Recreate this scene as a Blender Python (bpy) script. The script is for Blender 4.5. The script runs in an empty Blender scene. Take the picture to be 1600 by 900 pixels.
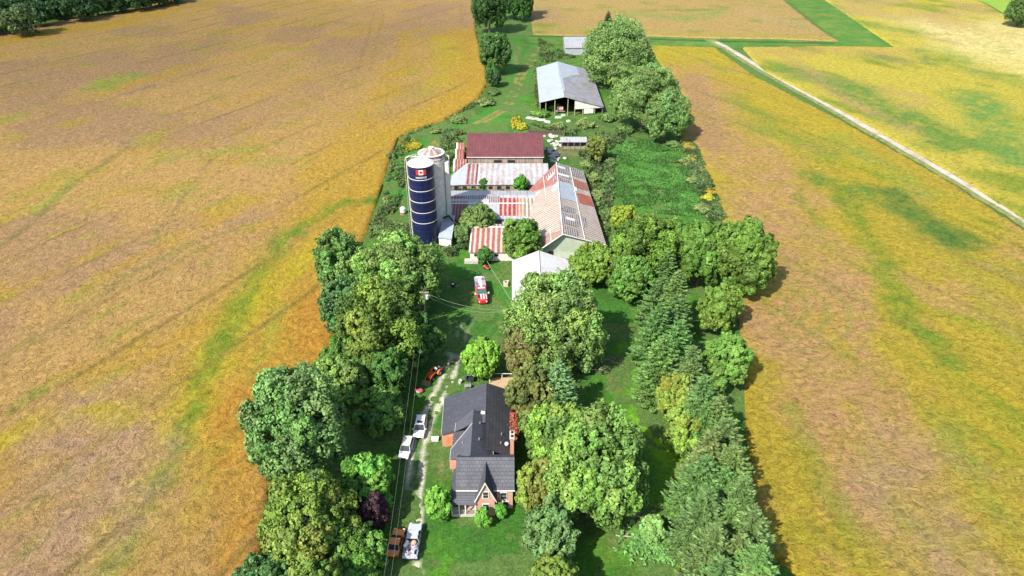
import bpy, math, random
import numpy as np
from mathutils import Vector, Matrix

# ------------------------------------------------------------------ camera
FPX = 1066.0
PITCH = math.radians(32.5)
CAMH = 80.0
scene = bpy.context.scene
COL = scene.collection
cam_d = bpy.data.cameras.new('camera')
cam = bpy.data.objects.new('camera', cam_d)
COL.objects.link(cam)
cam_d.sensor_width = 36.0
cam_d.lens = 36.0 * FPX / 1600.0
cam_d.clip_start = 0.5
cam_d.clip_end = 12000
cam.location = (0, 0, CAMH)
cam.rotation_euler = (math.radians(90) - PITCH, 0, 0)
scene.camera = cam

# ------------------------------------------------------------------ light
SUN_EL = math.radians(45)
SUN_AZ = math.radians(50)          # how far behind the camera's left the sun stands
sdir = Vector((-math.cos(SUN_AZ) * math.cos(SUN_EL), -math.sin(SUN_AZ) * math.cos(SUN_EL), math.sin(SUN_EL)))
w = bpy.data.worlds.new('World'); scene.world = w; w.use_nodes = True
nt = w.node_tree
bg = nt.nodes['Background']
sky = nt.nodes.new('ShaderNodeTexSky'); sky.sky_type = 'NISHITA'; sky.sun_disc = False
sky.sun_elevation = SUN_EL
sky.sun_rotation = math.atan2(sdir.x, sdir.y)
sky.air_density = 1.0; sky.dust_density = 1.5; sky.ozone_density = 1.0
nt.links.new(sky.outputs[0], bg.inputs[0]); bg.inputs[1].default_value = 0.13
sd = bpy.data.lights.new('sun', 'SUN'); sd.energy = 4.6; sd.angle = math.radians(0.6); sd.color = (1.0, 0.93, 0.82)
so = bpy.data.objects.new('sun', sd); COL.objects.link(so)
so.rotation_euler = (-sdir).to_track_quat('-Z', 'Y').to_euler()
so.location = (-100, -40, 200)
scene.view_settings.view_transform = 'Standard'
scene.view_settings.look = 'None'
scene.view_settings.exposure = 0.84
scene.view_settings.gamma = 1.0
scene.view_settings.use_curve_mapping = False
scene.render.engine = 'CYCLES'
scene.cycles.max_bounces = 5
scene.cycles.diffuse_bounces = 2
scene.cycles.glossy_bounces = 2
scene.cycles.transmission_bounces = 2
scene.cycles.transparent_max_bounces = 6

# ------------------------------------------------------------------ helpers
_c, _s = math.cos(PITCH), math.sin(PITCH)
def P(u, v, z=0.0):
    """reads a place in metres off the survey photograph"""
    x = u - 800.0; y = FPX * _c + (450 - v) * _s; zz = -FPX * _s + (450 - v) * _c
    t = (z - CAMH) / zz
    return Vector((x * t, y * t, z))
def px_per_m(p):
    d = p.y * _c + (CAMH - p.z) * _s
    return FPX / d

def tag(o, label=None, cat=None, group=None, kind=None):
    if label: o['label'] = label
    if cat: o['category'] = cat
    if group: o['group'] = group
    if kind: o['kind'] = kind
    return o
def thing(name, loc, label, cat, group=None, rz=0.0):
    o = bpy.data.objects.new(name, None); COL.objects.link(o)
    o.location = loc; o.rotation_euler = (0, 0, rz); o.empty_display_size = 0.3
    return tag(o, label, cat, group)

class MB:
    def __init__(s): s.v = []; s.f = []; s.m = []
    def add(s, vs, fs, m=0):
        b = len(s.v); s.v += [tuple(x) for x in vs]
        s.f += [tuple(i + b for i in f) for f in fs]; s.m += [m] * len(fs); return s
    def box(s, c, d, rz=0.0, m=0, rx=0.0, ry=0.0):
        M = Matrix.Rotation(rz, 3, 'Z') @ Matrix.Rotation(ry, 3, 'Y') @ Matrix.Rotation(rx, 3, 'X')
        vs = []
        for i in (-.5, .5):
            for j in (-.5, .5):
                for k in (-.5, .5): vs.append(Vector(c) + M @ Vector((i * d[0], j * d[1], k * d[2])))
        return s.add(vs, [(0, 1, 3, 2), (4, 6, 7, 5), (0, 4, 5, 1), (2, 3, 7, 6), (0, 2, 6, 4), (1, 5, 7, 3)], m)
    def slab(s, pts, th=0.12, m=0, dz=None):
        pts = [Vector(p) for p in pts]; n = len(pts)
        off = Vector((0, 0, -th)) if dz is None else Vector(dz)
        vs = pts + [p + off for p in pts]
        fs = [tuple(range(n)), tuple(range(2 * n - 1, n - 1, -1))] + [(i, i + n, (i + 1) % n + n, (i + 1) % n) for i in range(n)]
        return s.add(vs, fs, m)
    def wall(s, a, b, za, zb, th=0.2, z0=0.0, m=0):
        a = Vector((a[0], a[1], 0)); b = Vector((b[0], b[1], 0)); d = (b - a).normalized(); n = Vector((-d.y, d.x, 0)) * th * .5
        q = [Vector((a.x, a.y, z0)), Vector((b.x, b.y, z0)), Vector((b.x, b.y, zb)), Vector((a.x, a.y, za))]
        vs = [p - n for p in q] + [p + n for p in q]
        return s.add(vs, [(0, 1, 2, 3), (7, 6, 5, 4), (0, 4, 5, 1), (1, 5, 6, 2), (2, 6, 7, 3), (3, 7, 4, 0)], m)
    def tube(s, p0, p1, r0, r1=None, n=8, m=0):
        r1 = r0 if r1 is None else r1
        p0 = Vector(p0); p1 = Vector(p1); d = (p1 - p0).normalized()
        a = d.orthogonal().normalized(); b = d.cross(a)
        vs = []
        for p, r in ((p0, r0), (p1, r1)):
            for i in range(n):
                t = 2 * math.pi * i / n; vs.append(p + (a * math.cos(t) + b * math.sin(t)) * r)
        fs = [(i, (i + 1) % n, n + (i + 1) % n, n + i) for i in range(n)] + [tuple(range(n - 1, -1, -1)), tuple(range(n, 2 * n))]
        return s.add(vs, fs, m)
    def path(s, pts, r0, r1=None, n=6, m=0):
        r1 = r0 if r1 is None else r1; k = len(pts) - 1
        for i in range(k):
            s.tube(pts[i], pts[i + 1], r0 + (r1 - r0) * i / k, r0 + (r1 - r0) * (i + 1) / k, n, m)
        return s
    def lathe(s, prof, c=(0, 0, 0), n=32, m=0):
        vs = []; fs = []
        for (r, z) in prof:
            for i in range(n):
                t = 2 * math.pi * i / n; vs.append((c[0] + r * math.cos(t), c[1] + r * math.sin(t), c[2] + z))
        for j in range(len(prof) - 1):
            for i in range(n): fs.append((j * n + i, j * n + (i + 1) % n, (j + 1) * n + (i + 1) % n, (j + 1) * n + i))
        fs.append(tuple(range(n - 1, -1, -1))); fs.append(tuple(range((len(prof) - 1) * n, len(prof) * n)))
        return s.add(vs, fs, m)
    def loft(s, rings, m=0, cap=True):
        """rings: list of equal length point loops"""
        n = len(rings[0]); vs = [p for r in rings for p in r]; fs = []
        for j in range(len(rings) - 1):
            for i in range(n): fs.append((j * n + i, j * n + (i + 1) % n, (j + 1) * n + (i + 1) % n, (j + 1) * n + i))
        if cap: fs.append(tuple(range(n - 1, -1, -1))); fs.append(tuple(range((len(rings) - 1) * n, len(rings) * n)))
        return s.add(vs, fs, m)
    def rock(s, c, r, rnd, m=0, flat=.6):
        n = 7; rings = []
        for j, (zz, rr) in enumerate(((-.5, .75), (0., 1.), (.45, .8), (.75, .3))):
            rings.append([(c[0] + r * rr * rnd.uniform(.75, 1.15) * math.cos(2 * math.pi * i / n), c[1] + r * rr * rnd.uniform(.75, 1.15) * math.sin(2 * math.pi * i / n), c[2] + r * flat * zz * rnd.uniform(.85, 1.1)) for i in range(n)])
        return s.loft(rings, m)
    def build(s, name, mats, parent=None, world=False, smooth=False, bevel=0):
        if not isinstance(mats, (list, tuple)): mats = [mats]
        me = bpy.data.meshes.new(name)
        vs = s.v
        if world and parent is not None:
            L = parent.location; vs = [(x - L.x, y - L.y, z - L.z) for x, y, z in vs]
        me.from_pydata(vs, [], s.f)
        for m in mats: me.materials.append(m)
        if len(mats) > 1: me.polygons.foreach_set('material_index', s.m)
        if smooth: me.polygons.foreach_set('use_smooth', [True] * len(me.polygons))
        me.update()
        import bmesh
        b = bmesh.new(); b.from_mesh(me); bmesh.ops.recalc_face_normals(b, faces=b.faces)
        b.to_mesh(me); b.free()
        o = bpy.data.objects.new(name, me); COL.objects.link(o)
        if parent is not None: o.parent = parent
        if bevel:
            md = o.modifiers.new('bevel', 'BEVEL'); md.width = bevel; md.segments = 2; md.limit_method = 'ANGLE'
        return o

# ------------------------------------------------------------------ node helpers
class N:
    def __init__(s, name):
        s.mat = bpy.data.materials.new(name); s.mat.use_nodes = True; s.t = s.mat.node_tree
        s.b = s.t.nodes['Principled BSDF']; s.out = s.t.nodes['Material Output']
        s.b.inputs['Specular IOR Level'].default_value = 0.3
    def n(s, t, **k):
        q = s.t.nodes.new(t)
        for a, b in k.items():
            if a.startswith('i_'):
                key = a[2:]; key = int(key) if key.isdigit() else key
                q.inputs[key].default_value = b
            else: setattr(q, a, b)
        return q
    def l(s, a, b): s.t.links.new(a, b)
    def coord(s, scale=(1, 1, 1), rot=(0, 0, 0), kind='Object'):
        if kind == 'World':
            src = s.n('ShaderNodeNewGeometry').outputs['Position']
        else: src = s.n('ShaderNodeTexCoord').outputs[kind]
        mp = s.n('ShaderNodeMapping'); mp.inputs['Scale'].default_value = scale; mp.inputs['Rotation'].default_value = rot
        s.l(src, mp.inputs[0]); return mp.outputs[0]
    def noise(s, co, scale, detail=4, rough=.6, dist=0.0):
        q = s.n('ShaderNodeTexNoise'); q.inputs['Scale'].default_value = scale; q.inputs['Detail'].default_value = detail
        q.inputs['Roughness'].default_value = rough; q.inputs['Distortion'].default_value = dist
        s.l(co, q.inputs['Vector']); return q.outputs[0]
    def ramp(s, f, stops, interp='LINEAR'):
        q = s.n('ShaderNodeValToRGB'); q.color_ramp.interpolation = interp
        e = q.color_ramp.elements
        while len(e) > 1: e.remove(e[-1])
        e[0].position = stops[0][0]; e[0].color = tuple(stops[0][1]) + (1,)
        for p, c in stops[1:]:
            x = e.new(p); x.color = tuple(c) + (1,)
        s.l(f, q.inputs[0]); return q.outputs[0]
    def rampv(s, f, a, b, va=0., vb=1.):
        q = s.n('ShaderNodeMapRange'); q.inputs[1].default_value = a; q.inputs[2].default_value = b
        q.inputs[3].default_value = va; q.inputs[4].default_value = vb; s.l(f, q.inputs[0]); return q.outputs[0]
    def mix(s, fac, a, b, mode='MIX'):
        q = s.n('ShaderNodeMix'); q.data_type = 'RGBA'; q.blend_type = mode; q.clamp_result = False
        for idx, val in ((0, fac), (6, a), (7, b)):
            if hasattr(val, 'is_linked') or hasattr(val, 'links'): s.l(val, q.inputs[idx])
            elif isinstance(val, (tuple, list)): q.inputs[idx].default_value = tuple(val) + (1,)
            else: q.inputs[idx].default_value = val
        return q.outputs[2]
    def math(s, op, a, b=None):
        q = s.n('ShaderNodeMath', operation=op)
        for i, val in enumerate((a, b)):
            if val is None: continue
            if isinstance(val, (int, float)): q.inputs[i].default_value = val
            else: s.l(val, q.inputs[i])
        return q.outputs[0]
    def bump(s, h, dist=.05, strength=.6):
        q = s.n('ShaderNodeBump'); q.inputs['Distance'].default_value = dist; q.inputs['Strength'].default_value = strength
        s.l(h, q.inputs['Height']); s.l(q.outputs[0], s.b.inputs['Normal'])
    def color(s, c): s.l(c, s.b.inputs['Base Color'])

def simple(name, c, rough=.6, metal=0., var=.18, scale=3.0, bump=0.0):
    n = N(name); co = n.coord()
    f = n.noise(co, scale, 5, .65)
    d = tuple(x * (1 - var) for x in c); e = tuple(min(1, x * (1 + var)) for x in c)
    n.color(n.ramp(f, [(.3, d), (.7, e)])); n.b.inputs['Roughness'].default_value = rough; n.b.inputs['Metallic'].default_value = metal
    if bump: n.bump(n.noise(co, scale * 6, 3), bump, .5)
    return n.mat

def corrugated(name, base, rust, amount, axis='X', period=.9, stripe=.5, rough=.45, patch=.25, dark=None):
    """painted or galvanised ribbed sheet; rust follows the ribs and blotches"""
    n = N(name); co = n.coord(kind='World')
    wv = n.n('ShaderNodeTexWave', wave_type='BANDS', bands_direction=axis)
    wv.inputs['Scale'].default_value = .314 / period; wv.inputs['Distortion'].default_value = 1.1; wv.inputs['Detail'].default_value = 4; wv.inputs['Detail Scale'].default_value = .6
    n.l(co, wv.inputs[0])
    st = (1, .12, 1) if axis == 'X' else (.12, 1, 1)
    big = n.noise(n.coord(scale=st, kind='World'), .9, 5, .6)
    blot = n.noise(co, patch, 5, .65)
    a = n.math('MULTIPLY', wv.outputs['Fac'], stripe)
    b = n.math('MULTIPLY', big, .75); c = n.math('MULTIPLY', blot, .65)
    t = n.math('ADD', n.math('ADD', a, b), c)
    th = .70 + stripe * .5 + (.5 - amount) * .8
    wear = n.noise(co, .8, 6, .75)
    t = n.math('ADD', t, n.math('MULTIPLY', n.math('SUBTRACT', wear, .5), .9))
    fac = n.rampv(t, th - .3, th + .3)
    grime = n.noise(co, 3.0, 6, .7)
    gr2 = n.noise(n.coord(scale=(st[0] * 2.2, st[1] * 2.2, 1), kind='World'), 1.0, 6, .75)
    bc = n.mix(n.rampv(grime, .35, .7), tuple(x * .78 for x in base), base); bc = n.mix(n.rampv(gr2, .52, .72, 0., .6), bc, tuple((x * .35 + y * .35) for x, y in zip(base, rust)))
    rc = n.mix(n.rampv(n.noise(co, 1.5, 5, .7), .35, .65), tuple(x * .6 for x in rust), rust)
    n.color(n.mix(fac, bc, rc)); n.b.inputs['Roughness'].default_value = rough
    rib = n.n('ShaderNodeTexWave', wave_type='BANDS', bands_direction=axis); rib.inputs['Scale'].default_value = .314 / .3
    n.l(co, rib.inputs[0]); n.bump(rib.outputs['Fac'], .04, .5)
    return n.mat

def shingle(name, c, tw=.9, th=.3, angle='Y'):
    n = N(name); co = n.coord(kind='World')
    sep = n.n('ShaderNodeSeparateXYZ'); n.l(co, sep.inputs[0])
    cmb = n.n('ShaderNodeCombineXYZ')
    if angle == 'Y': n.l(sep.outputs[0], cmb.inputs[0]); n.l(sep.outputs[1], cmb.inputs[1])
    else: n.l(sep.outputs[1], cmb.inputs[0]); n.l(sep.outputs[0], cmb.inputs[1])
    br = n.n('ShaderNodeTexBrick'); br.inputs['Scale'].default_value = 1.0; br.inputs['Brick Width'].default_value = tw; br.inputs['Row Height'].default_value = th
    br.inputs['Mortar Size'].default_value = .02; br.inputs['Color1'].default_value = tuple(x * 1.12 for x in c) + (1,); br.inputs['Color2'].default_value = tuple(x * .9 for x in c) + (1,)
    br.inputs['Mortar'].default_value = tuple(x * .4 for x in c) + (1,)
    n.l(cmb.outputs[0], br.inputs['Vector'])
    f = n.rampv(n.noise(co, .8, 5, .7), .3, .7, .8, 1.2)
    n.color(n.mix(1.0, br.outputs['Color'], f, 'MULTIPLY')); n.b.inputs['Roughness'].default_value = .75
    n.bump(br.outputs['Fac'], -.02, .4)
    return n.mat

def brick(name, c):
    n = N(name); co = n.coord(kind='World')
    sep = n.n('ShaderNodeSeparateXYZ'); n.l(co, sep.inputs[0]); cmb = n.n('ShaderNodeCombineXYZ')
    n.l(n.math('ADD', sep.outputs[0], sep.outputs[1]), cmb.inputs[0]); n.l(sep.outputs[2], cmb.inputs[1])
    br = n.n('ShaderNodeTexBrick'); br.inputs['Scale'].default_value = 1.0; br.inputs['Brick Width'].default_value = .24; br.inputs['Row Height'].default_value = .08
    br.inputs['Mortar Size'].default_value = .01; br.inputs['Color1'].default_value = tuple(x * 1.1 for x in c) + (1,); br.inputs['Color2'].default_value = tuple(x * .8 for x in c) + (1,)
    br.inputs['Mortar'].default_value = (.45, .4, .35, 1); n.l(cmb.outputs[0], br.inputs['Vector'])
    n.color(br.outputs['Color']); n.b.inputs['Roughness'].default_value = .85
    return n.mat

def boards(name, c, axis='X', w=.25, gap=.1):
    n = N(name); co = n.coord(kind='World'); st = (1 / w, .15, .15) if axis == 'X' else (.15, 1 / w, .15)
    f = n.noise(n.coord(scale=st, kind='World'), 1.0, 3, .6)
    g = n.noise(co, 2.0, 5, .7)
    a = n.ramp(f, [(.3, tuple(x * .35 for x in c)), (.45, c), (.7, tuple(min(1, x * 1.5) for x in c))])
    n.color(n.mix(1.0, a, n.rampv(g, .3, .7, .75, 1.2), 'MULTIPLY')); n.b.inputs['Roughness'].default_value = .9
    return n.mat

def leafmat(name):
    n = N(name); n.t.nodes.remove(n.b)
    at = n.n('ShaderNodeAttribute', attribute_name='tint', attribute_type='GEOMETRY')
    d = n.n('ShaderNodeBsdfDiffuse'); tr = n.n('ShaderNodeBsdfTranslucent'); g = n.n('ShaderNodeBsdfGlossy'); g.inputs['Roughness'].default_value = .55
    n.l(at.outputs['Color'], d.inputs[0])
    tc = n.mix(1.0, at.outputs['Color'], (1.15, 1.25, .5), 'MULTIPLY'); n.l(tc, tr.inputs[0])
    m1 = n.n('ShaderNodeMixShader'); m1.inputs[0].default_value = .16; n.l(d.outputs[0], m1.inputs[1]); n.l(tr.outputs[0], m1.inputs[2])
    m2 = n.n('ShaderNodeMixShader'); m2.inputs[0].default_value = .02; n.l(m1.outputs[0], m2.inputs[1]); n.l(g.outputs[0], m2.inputs[2])
    n.l(m2.outputs[0], n.out.inputs[0]); return n.mat
LEAF = leafmat('leaves')
BARK = simple('bark', (.12, .095, .07), .95, 0, .4, 6, .03)

# ------------------------------------------------------------------ numpy noise
def _hash(ix, iy, seed):
    h = (ix.astype(np.int64) * 374761393 + iy.astype(np.int64) * 668265263 + seed * 1274126177) & 0x7fffffff
    h = ((h ^ (h >> 13)) * 1103515245 + 12345) & 0x7fffffff
    h = (h ^ (h >> 11)) & 0xffff
    return h / 65535.0
def vnoise(x, y, seed=0):
    ix = np.floor(x); iy = np.floor(y); fx = x - ix; fy = y - iy
    fx = fx * fx * (3 - 2 * fx); fy = fy * fy * (3 - 2 * fy)
    a = _hash(ix, iy, seed); b = _hash(ix + 1, iy, seed); c = _hash(ix, iy + 1, seed); d = _hash(ix + 1, iy + 1, seed)
    return (a * (1 - fx) + b * fx) * (1 - fy) + (c * (1 - fx) + d * fx) * fy
def fbm(x, y, seed=0, o=4):
    r = 0; a = .5; t = 0
    for i in range(o):
        r = r + a * vnoise(x, y, seed + i * 17); t += a; a *= .55; x = x * 2.03 + 3.1; y = y * 2.03 + 1.7
    return r / t
def smooth(a, b, x):
    t = np.clip((x - a) / (b - a), 0, 1); return t * t * (3 - 2 * t)
def mixc(base, col, f):
    f = np.clip(f, 0, 1)[:, None]; return base * (1 - f) + np.array(col)[None, :] * f
def polydist(x, y, pts, closed=False):
    d = np.full(x.shape, 1e9); n = len(pts)
    for i in range(n if closed else n - 1):
        ax, ay = pts[i]; bx, by = pts[(i + 1) % n]
        dx, dy = bx - ax, by - ay; L = dx * dx + dy * dy + 1e-9
        t = np.clip(((x - ax) * dx + (y - ay) * dy) / L, 0, 1)
        d = np.minimum(d, np.hypot(x - ax - t * dx, y - ay - t * dy))
    return d
def nearest(x, y, pts):
    bd = np.full(x.shape, 1e9); bx_ = x.copy(); by_ = y.copy(); n = len(pts)
    for i in range(n):
        ax, ay = pts[i]; bx, by = pts[(i + 1) % n]
        dx, dy = bx - ax, by - ay; L = dx * dx + dy * dy + 1e-9
        t = np.clip(((x - ax) * dx + (y - ay) * dy) / L, 0, 1)
        px, py = ax + t * dx, ay + t * dy; d = np.hypot(x - px, y - py); k = d < bd
        bd = np.where(k, d, bd); bx_ = np.where(k, px, bx_); by_ = np.where(k, py, by_)
    return bx_, by_
def inside(x, y, pts):
    r = np.zeros(x.shape, bool); n = len(pts)
    for i in range(n):
        ax, ay = pts[i]; bx, by = pts[(i + 1) % n]
        if ay == by: continue
        c = ((ay > y) != (by > y)) & (x < (bx - ax) * (y - ay) / (by - ay) + ax)
        r ^= c
    return r
def npmesh(name, V, F, mat, col=None, parent=None, smooth_=False):
    """V (n,3), F (m,k)"""
    V = np.asarray(V, np.float32); F = np.asarray(F, np.int32); k = F.shape[1]
    me = bpy.data.meshes.new(name)
    me.vertices.add(len(V)); me.vertices.foreach_set('co', V.ravel())
    me.loops.add(F.size); me.loops.foreach_set('vertex_index', F.ravel())
    me.polygons.add(len(F)); me.polygons.foreach_set('loop_start', np.arange(0, F.size, k, dtype=np.int32))
    me.polygons.foreach_set('loop_total', np.full(len(F), k, np.int32))
    if smooth_: me.polygons.foreach_set('use_smooth', np.ones(len(F), bool))
    if col is not None:
        a = me.attributes.new('tint', 'FLOAT_COLOR', 'POINT'); c4 = np.ones((len(V), 4), np.float32); c4[:, :3] = col
        a.data.foreach_set('color', c4.ravel())
    me.materials.append(mat); me.update(calc_edges=True)
    o = bpy.data.objects.new(name, me); COL.objects.link(o)
    if parent is not None: o.parent = parent
    return o
# ================================================================== THE LAND
def W(pts, z=0.0): return [(P(u, v, z).x, P(u, v, z).y) for u, v in pts]

def groundmat(name, s1, lo, hi, bdist, stretch=(1, 1, 1), rot=0., soil=None, fine=3.5):
    n = N(name)
    at = n.n('ShaderNodeAttribute', attribute_name='tint', attribute_type='GEOMETRY').outputs['Color']
    co = n.coord(scale=stretch, rot=(0, 0, rot), kind='World')
    warp = n.noise(n.coord(kind='World'), .35, 3, .6)
    wv = n.mix(.9, co, warp, 'ADD')
    f1 = n.noise(wv, s1, 6, .72, .9); f2 = n.noise(n.coord(kind='World'), fine, 5, .75, .4)
    t = n.math('ADD', n.math('MULTIPLY', f1, .6), n.math('MULTIPLY', f2, .4))
    g = n.rampv(t, .36, .64, lo, hi)
    c = n.mix(1.0, at, g, 'MULTIPLY')
    if soil:
        c = n.mix(n.rampv(t, .41, .33), c, soil)
    # slight hue drift of single plants
    h = n.noise(n.coord(kind='World'), 1.1, 3, .6)
    c = n.mix(n.rampv(h, .35, .65, 0., .35), c, n.mix(1.0, c, (.75, 1.12, .7), 'MULTIPLY'))
    n.color(c); n.b.inputs['Roughness'].default_value = .95; n.b.inputs['Specular IOR Level'].default_value = .1
    n.bump(t, bdist, .9)
    return n.mat

# colours of crop and grass (albedo), plus one painted sunlit tone
TAN = (.375, .222, .082); MAUVE = (.305, .178, .098); GOLD = (.375, .225, .026); YELL = (.365, .28, .024); ORNG = (.385, .178, .032)
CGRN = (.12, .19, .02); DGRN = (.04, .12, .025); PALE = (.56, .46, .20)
GRASS = (.046, .138, .020); LIME = (.12, .26, .02); ROUGH = (.075, .13, .03); DIRT = (.30, .25, .19); MEADOW = (.06, .17, .03)

def strokes(x, y, col, lst, z=0.0):
    """lst: (points in the survey photo, half width m, colour, strength, noisy)"""
    for i, (pts, wd, c, st) in enumerate(lst):
        pw = W(pts, z)
        d = polydist(x, y, pw) if len(pw) > 1 else np.hypot(x - pw[0][0], y - pw[0][1])
        nz = fbm(x / (wd * 1.1 + 1), y / (wd * 1.1 + 1), 100 + i * 7, 4)
        nf = fbm(x / 3.0, y / 3.0, 900 + i, 3)
        f = smooth(1.45, .2, d / wd + (nz - .5) * 1.5) * (.35 + 1.3 * (nf - .2))
        col = mixc(col, c, f * st)
    return col

def sheet(name, poly, cell, zf, mat, colf, kind='structure', jitter=0.0, skirt=0.0):
    px = [p[0] for p in poly]; py = [p[1] for p in poly]
    x0, x1, y0, y1 = min(px) - cell, max(px) + cell, min(py) - cell, max(py) + cell
    nx = int((x1 - x0) / cell) + 2; ny = int((y1 - y0) / cell) + 2
    gx, gy = np.meshgrid(x0 + np.arange(nx) * cell, y0 + np.arange(ny) * cell)
    gx = gx.ravel(); gy = gy.ravel(); ins = inside(gx, gy, poly)
    idx = np.arange(nx * ny).reshape(ny, nx)
    q = np.stack([idx[:-1, :-1], idx[:-1, 1:], idx[1:, 1:], idx[1:, :-1]], -1).reshape(-1, 4)
    q = q[ins[q].sum(1) >= 1]
    used = np.unique(q); out = used[~ins[used]]
    bx, by = nearest(gx[out], gy[out], poly); gx[out] = bx; gy[out] = by
    rm = np.full(nx * ny, -1); rm[used] = np.arange(len(used)); F = rm[q]
    X = gx[used]; Y = gy[used]; Z = zf(X, Y)
    edge = ~ins[used]
    if skirt: Z = np.where(edge, Z - skirt, Z)
    V = np.stack([X, Y, Z], 1)
    o = npmesh(name, V, F, mat, colf(X, Y), smooth_=True); o['kind'] = kind
    return o

# ---- base ground: grass of the farmstead, and land out to the horizon
M_GRASS = groundmat('grass_ground', 1.6, .45, 1.5, .35, fine=4.0)
M_CROP = groundmat('soybean_canopy', 1.0, .42, 1.48, 1.0, stretch=(1, .75, 1), rot=.5, soil=(.12, .085, .035), fine=3.2)
M_CROPR = groundmat('soybean_canopy_east', 1.0, .42, 1.48, .95, stretch=(.75, 1, 1), rot=-.5, soil=(.11, .09, .03), fine=3.2)

drive = [(642, 905), (640, 850), (646, 780), (652, 700), (668, 655), (690, 610), (712, 560), (722, 520), (745, 480)]
lane = [(600, 372), (622, 330), (640, 270), (690, 215), (745, 195), (790, 170), (805, 145), (812, 120), (835, 90), (850, 68), (900, 60)]
def ground_col(x, y):
    n1 = fbm(x / 9, y / 9, 3, 5); n2 = fbm(x / 2.2, y / 2.2, 9, 4); n3 = fbm(x / 30, y / 30, 5, 3)
    c = np.tile(np.array(GRASS), (len(x), 1))
    c = mixc(c, LIME, smooth(.4, .85, n1) * .55)
    c = mixc(c, (.05, .085, .03), smooth(.35, .85, n2) * .6)
    c = strokes(x, y, c, [
        ([(1010, 560), (1030, 640), (1055, 740), (1065, 820), (1060, 920)], 5.5, (.15, .30, .02), 1.3),
        ([(960, 470), (1000, 560), (1020, 640)], 4.0, (.05, .15, .025), .6),
        ([(1000, 860), (1040, 900)], 5, (.17, .22, .03), .5),
        ([(700, 400), (780, 470)], 7, (.05, .15, .03), .6),
        ([(690, 560), (700, 520), (690, 450)], 4, (.09, .14, .045), .5),
        # pasture behind the windbreak
        ([(985, 250), (1030, 240), (1060, 280), (1030, 320), (985, 310)], 12, MEADOW, .95),
        ([(975, 270), (1000, 330)], 6, (.08, .2, .03), .6),
        ([(1020, 280)], 4, (.06, .07, .03), .8),
        # rough ground
        ([(930, 240), (950, 300), (950, 350)], 7, ROUGH, .9),
        ([(830, 200), (900, 195), (960, 200), (1000, 215)], 7, (.075, .10, .045), .9),
        ([(1075, 230), (1100, 300), (1120, 345)], 4, (.09, .10, .045), .9),
        ([(720, 130), (790, 100), (800, 60), (795, 30)], 6, (.06, .17, .03), .7),
        ([(850, 70), (860, 90), (870, 200), (700, 200)], 5, (.06, .19, .03), .4),
        ([(640, 215), (700, 195), (745, 160), (765, 130)], 4, (.09, .11, .04), .8),
        ([(612, 250), (600, 300), (590, 360)], 3.2, (.10, .13, .045), .8),
        ([(808, 75), (808, 108)], 1.8, (.17, .15, .09), .8),
        ([(790, 40), (812, 50)], 3.5, (.22, .17, .11), .9),
        ([(870, 235), (900, 240)], 4, (.20, .14, .09), .7),
        ([(860, 430), (800, 330), (740, 300)], 9, (.09, .10, .05), .6),
        ([(940, 395), (960, 460)], 3, (.03, .08, .02), .8),
        ([(688, 722), (694, 738)], .7, (.36, .27, .19), .95), ([(684, 700), (692, 745)], 1.6, (.15, .13, .05), .6),
        ([(707, 553), (716, 557)], 1.1, (.42, .37, .28), .8),
        ([(1000, 845), (1030, 850)], 3.0, (.10, .3, .05), .9),
        ([(965, 590), (960, 605)], 1.5, (.22, .13, .09), .7),
        ([(985, 800), (965, 845)], 1.4, (.2, .13, .08), .6),
    ])
    # two worn wheel tracks of the driveway and grassy strip between
    dw = np.array(W(drive)); 
    d = polydist(x, y, [tuple(p) for p in dw])
    wob = (fbm(x / 1.6, y / 1.6, 31, 4) - .5); wob2 = (fbm(x / .7, y / .7, 41, 3) - .5)
    fade = smooth(118, 92, y)
    trk = smooth(.55, .2, np.abs(d - .9) + wob * .8)
    c = mixc(c, (.58, .53, .45), trk * (.75 + 1.2 * wob2 + .3) * fade)
    c = mixc(c, (.20, .19, .11), smooth(2.4, 1.2, d + wob * 2) * .2 * fade)
    d2 = polydist(x, y, W([(735, 560), (770, 520), (790, 495), (800, 470)]))
    c = mixc(c, (.12, .17, .06), smooth(.3, .1, np.abs(d2 - .8) + wob * .3) * .6)
    # field lane with brown ruts
    d3 = polydist(x, y, W(lane)); c = mixc(c, (.055, .2, .03), smooth(7, 4, d3 + wob * 4) * .6)
    c = mixc(c, (.22, .17, .06), smooth(1.3, .3, np.abs(d3 - 1.1) + wob * .8) * 1.0 * smooth(172, 205, y))
    c = mixc(c, (.025, .10, .02), smooth(.7, .2, np.abs(d3 - 1.1) + wob * .6) * .8 * smooth(205, 172, y))
    # mowing swaths in the yard
    for i in range(5):
        d4 = polydist(x, y, W([(700 + i * 5, 555), (705 + i * 8, 500), (700 - i * 10, 450)]))
        c = mixc(c, (.06, .16, .04), smooth(.35, .1, d4) * .25)
    return np.clip(c, .01, .8)

def gz(x, y): return np.zeros_like(x)
gpoly = [(-75, 30), (60, 30), (70, 200), (70, 300), (110, 360), (200, 370), (330, 420), (330, 620), (-60, 620), (-60, 330), (-75, 200)]
sheet('ground', [(-90, 20), (95, 20), (95, 380), (-90, 380)], .55, lambda x, y: (fbm(x / 5, y / 5, 8, 4) - .5) * .12, M_GRASS, ground_col)
far = MB()
def flatcol(c): return lambda x, y: np.tile(np.array(c), (len(x), 1)) * (.7 + .6 * fbm(x / 40, y / 40, 5, 4))[:, None]
sheet('terrain', [(-3000, -1500), (3000, -1500), (3000, 4500), (-3000, 4500)], 60, lambda x, y: np.full_like(x, -.35), M_GRASS, flatcol((.09, .15, .04)))

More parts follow.
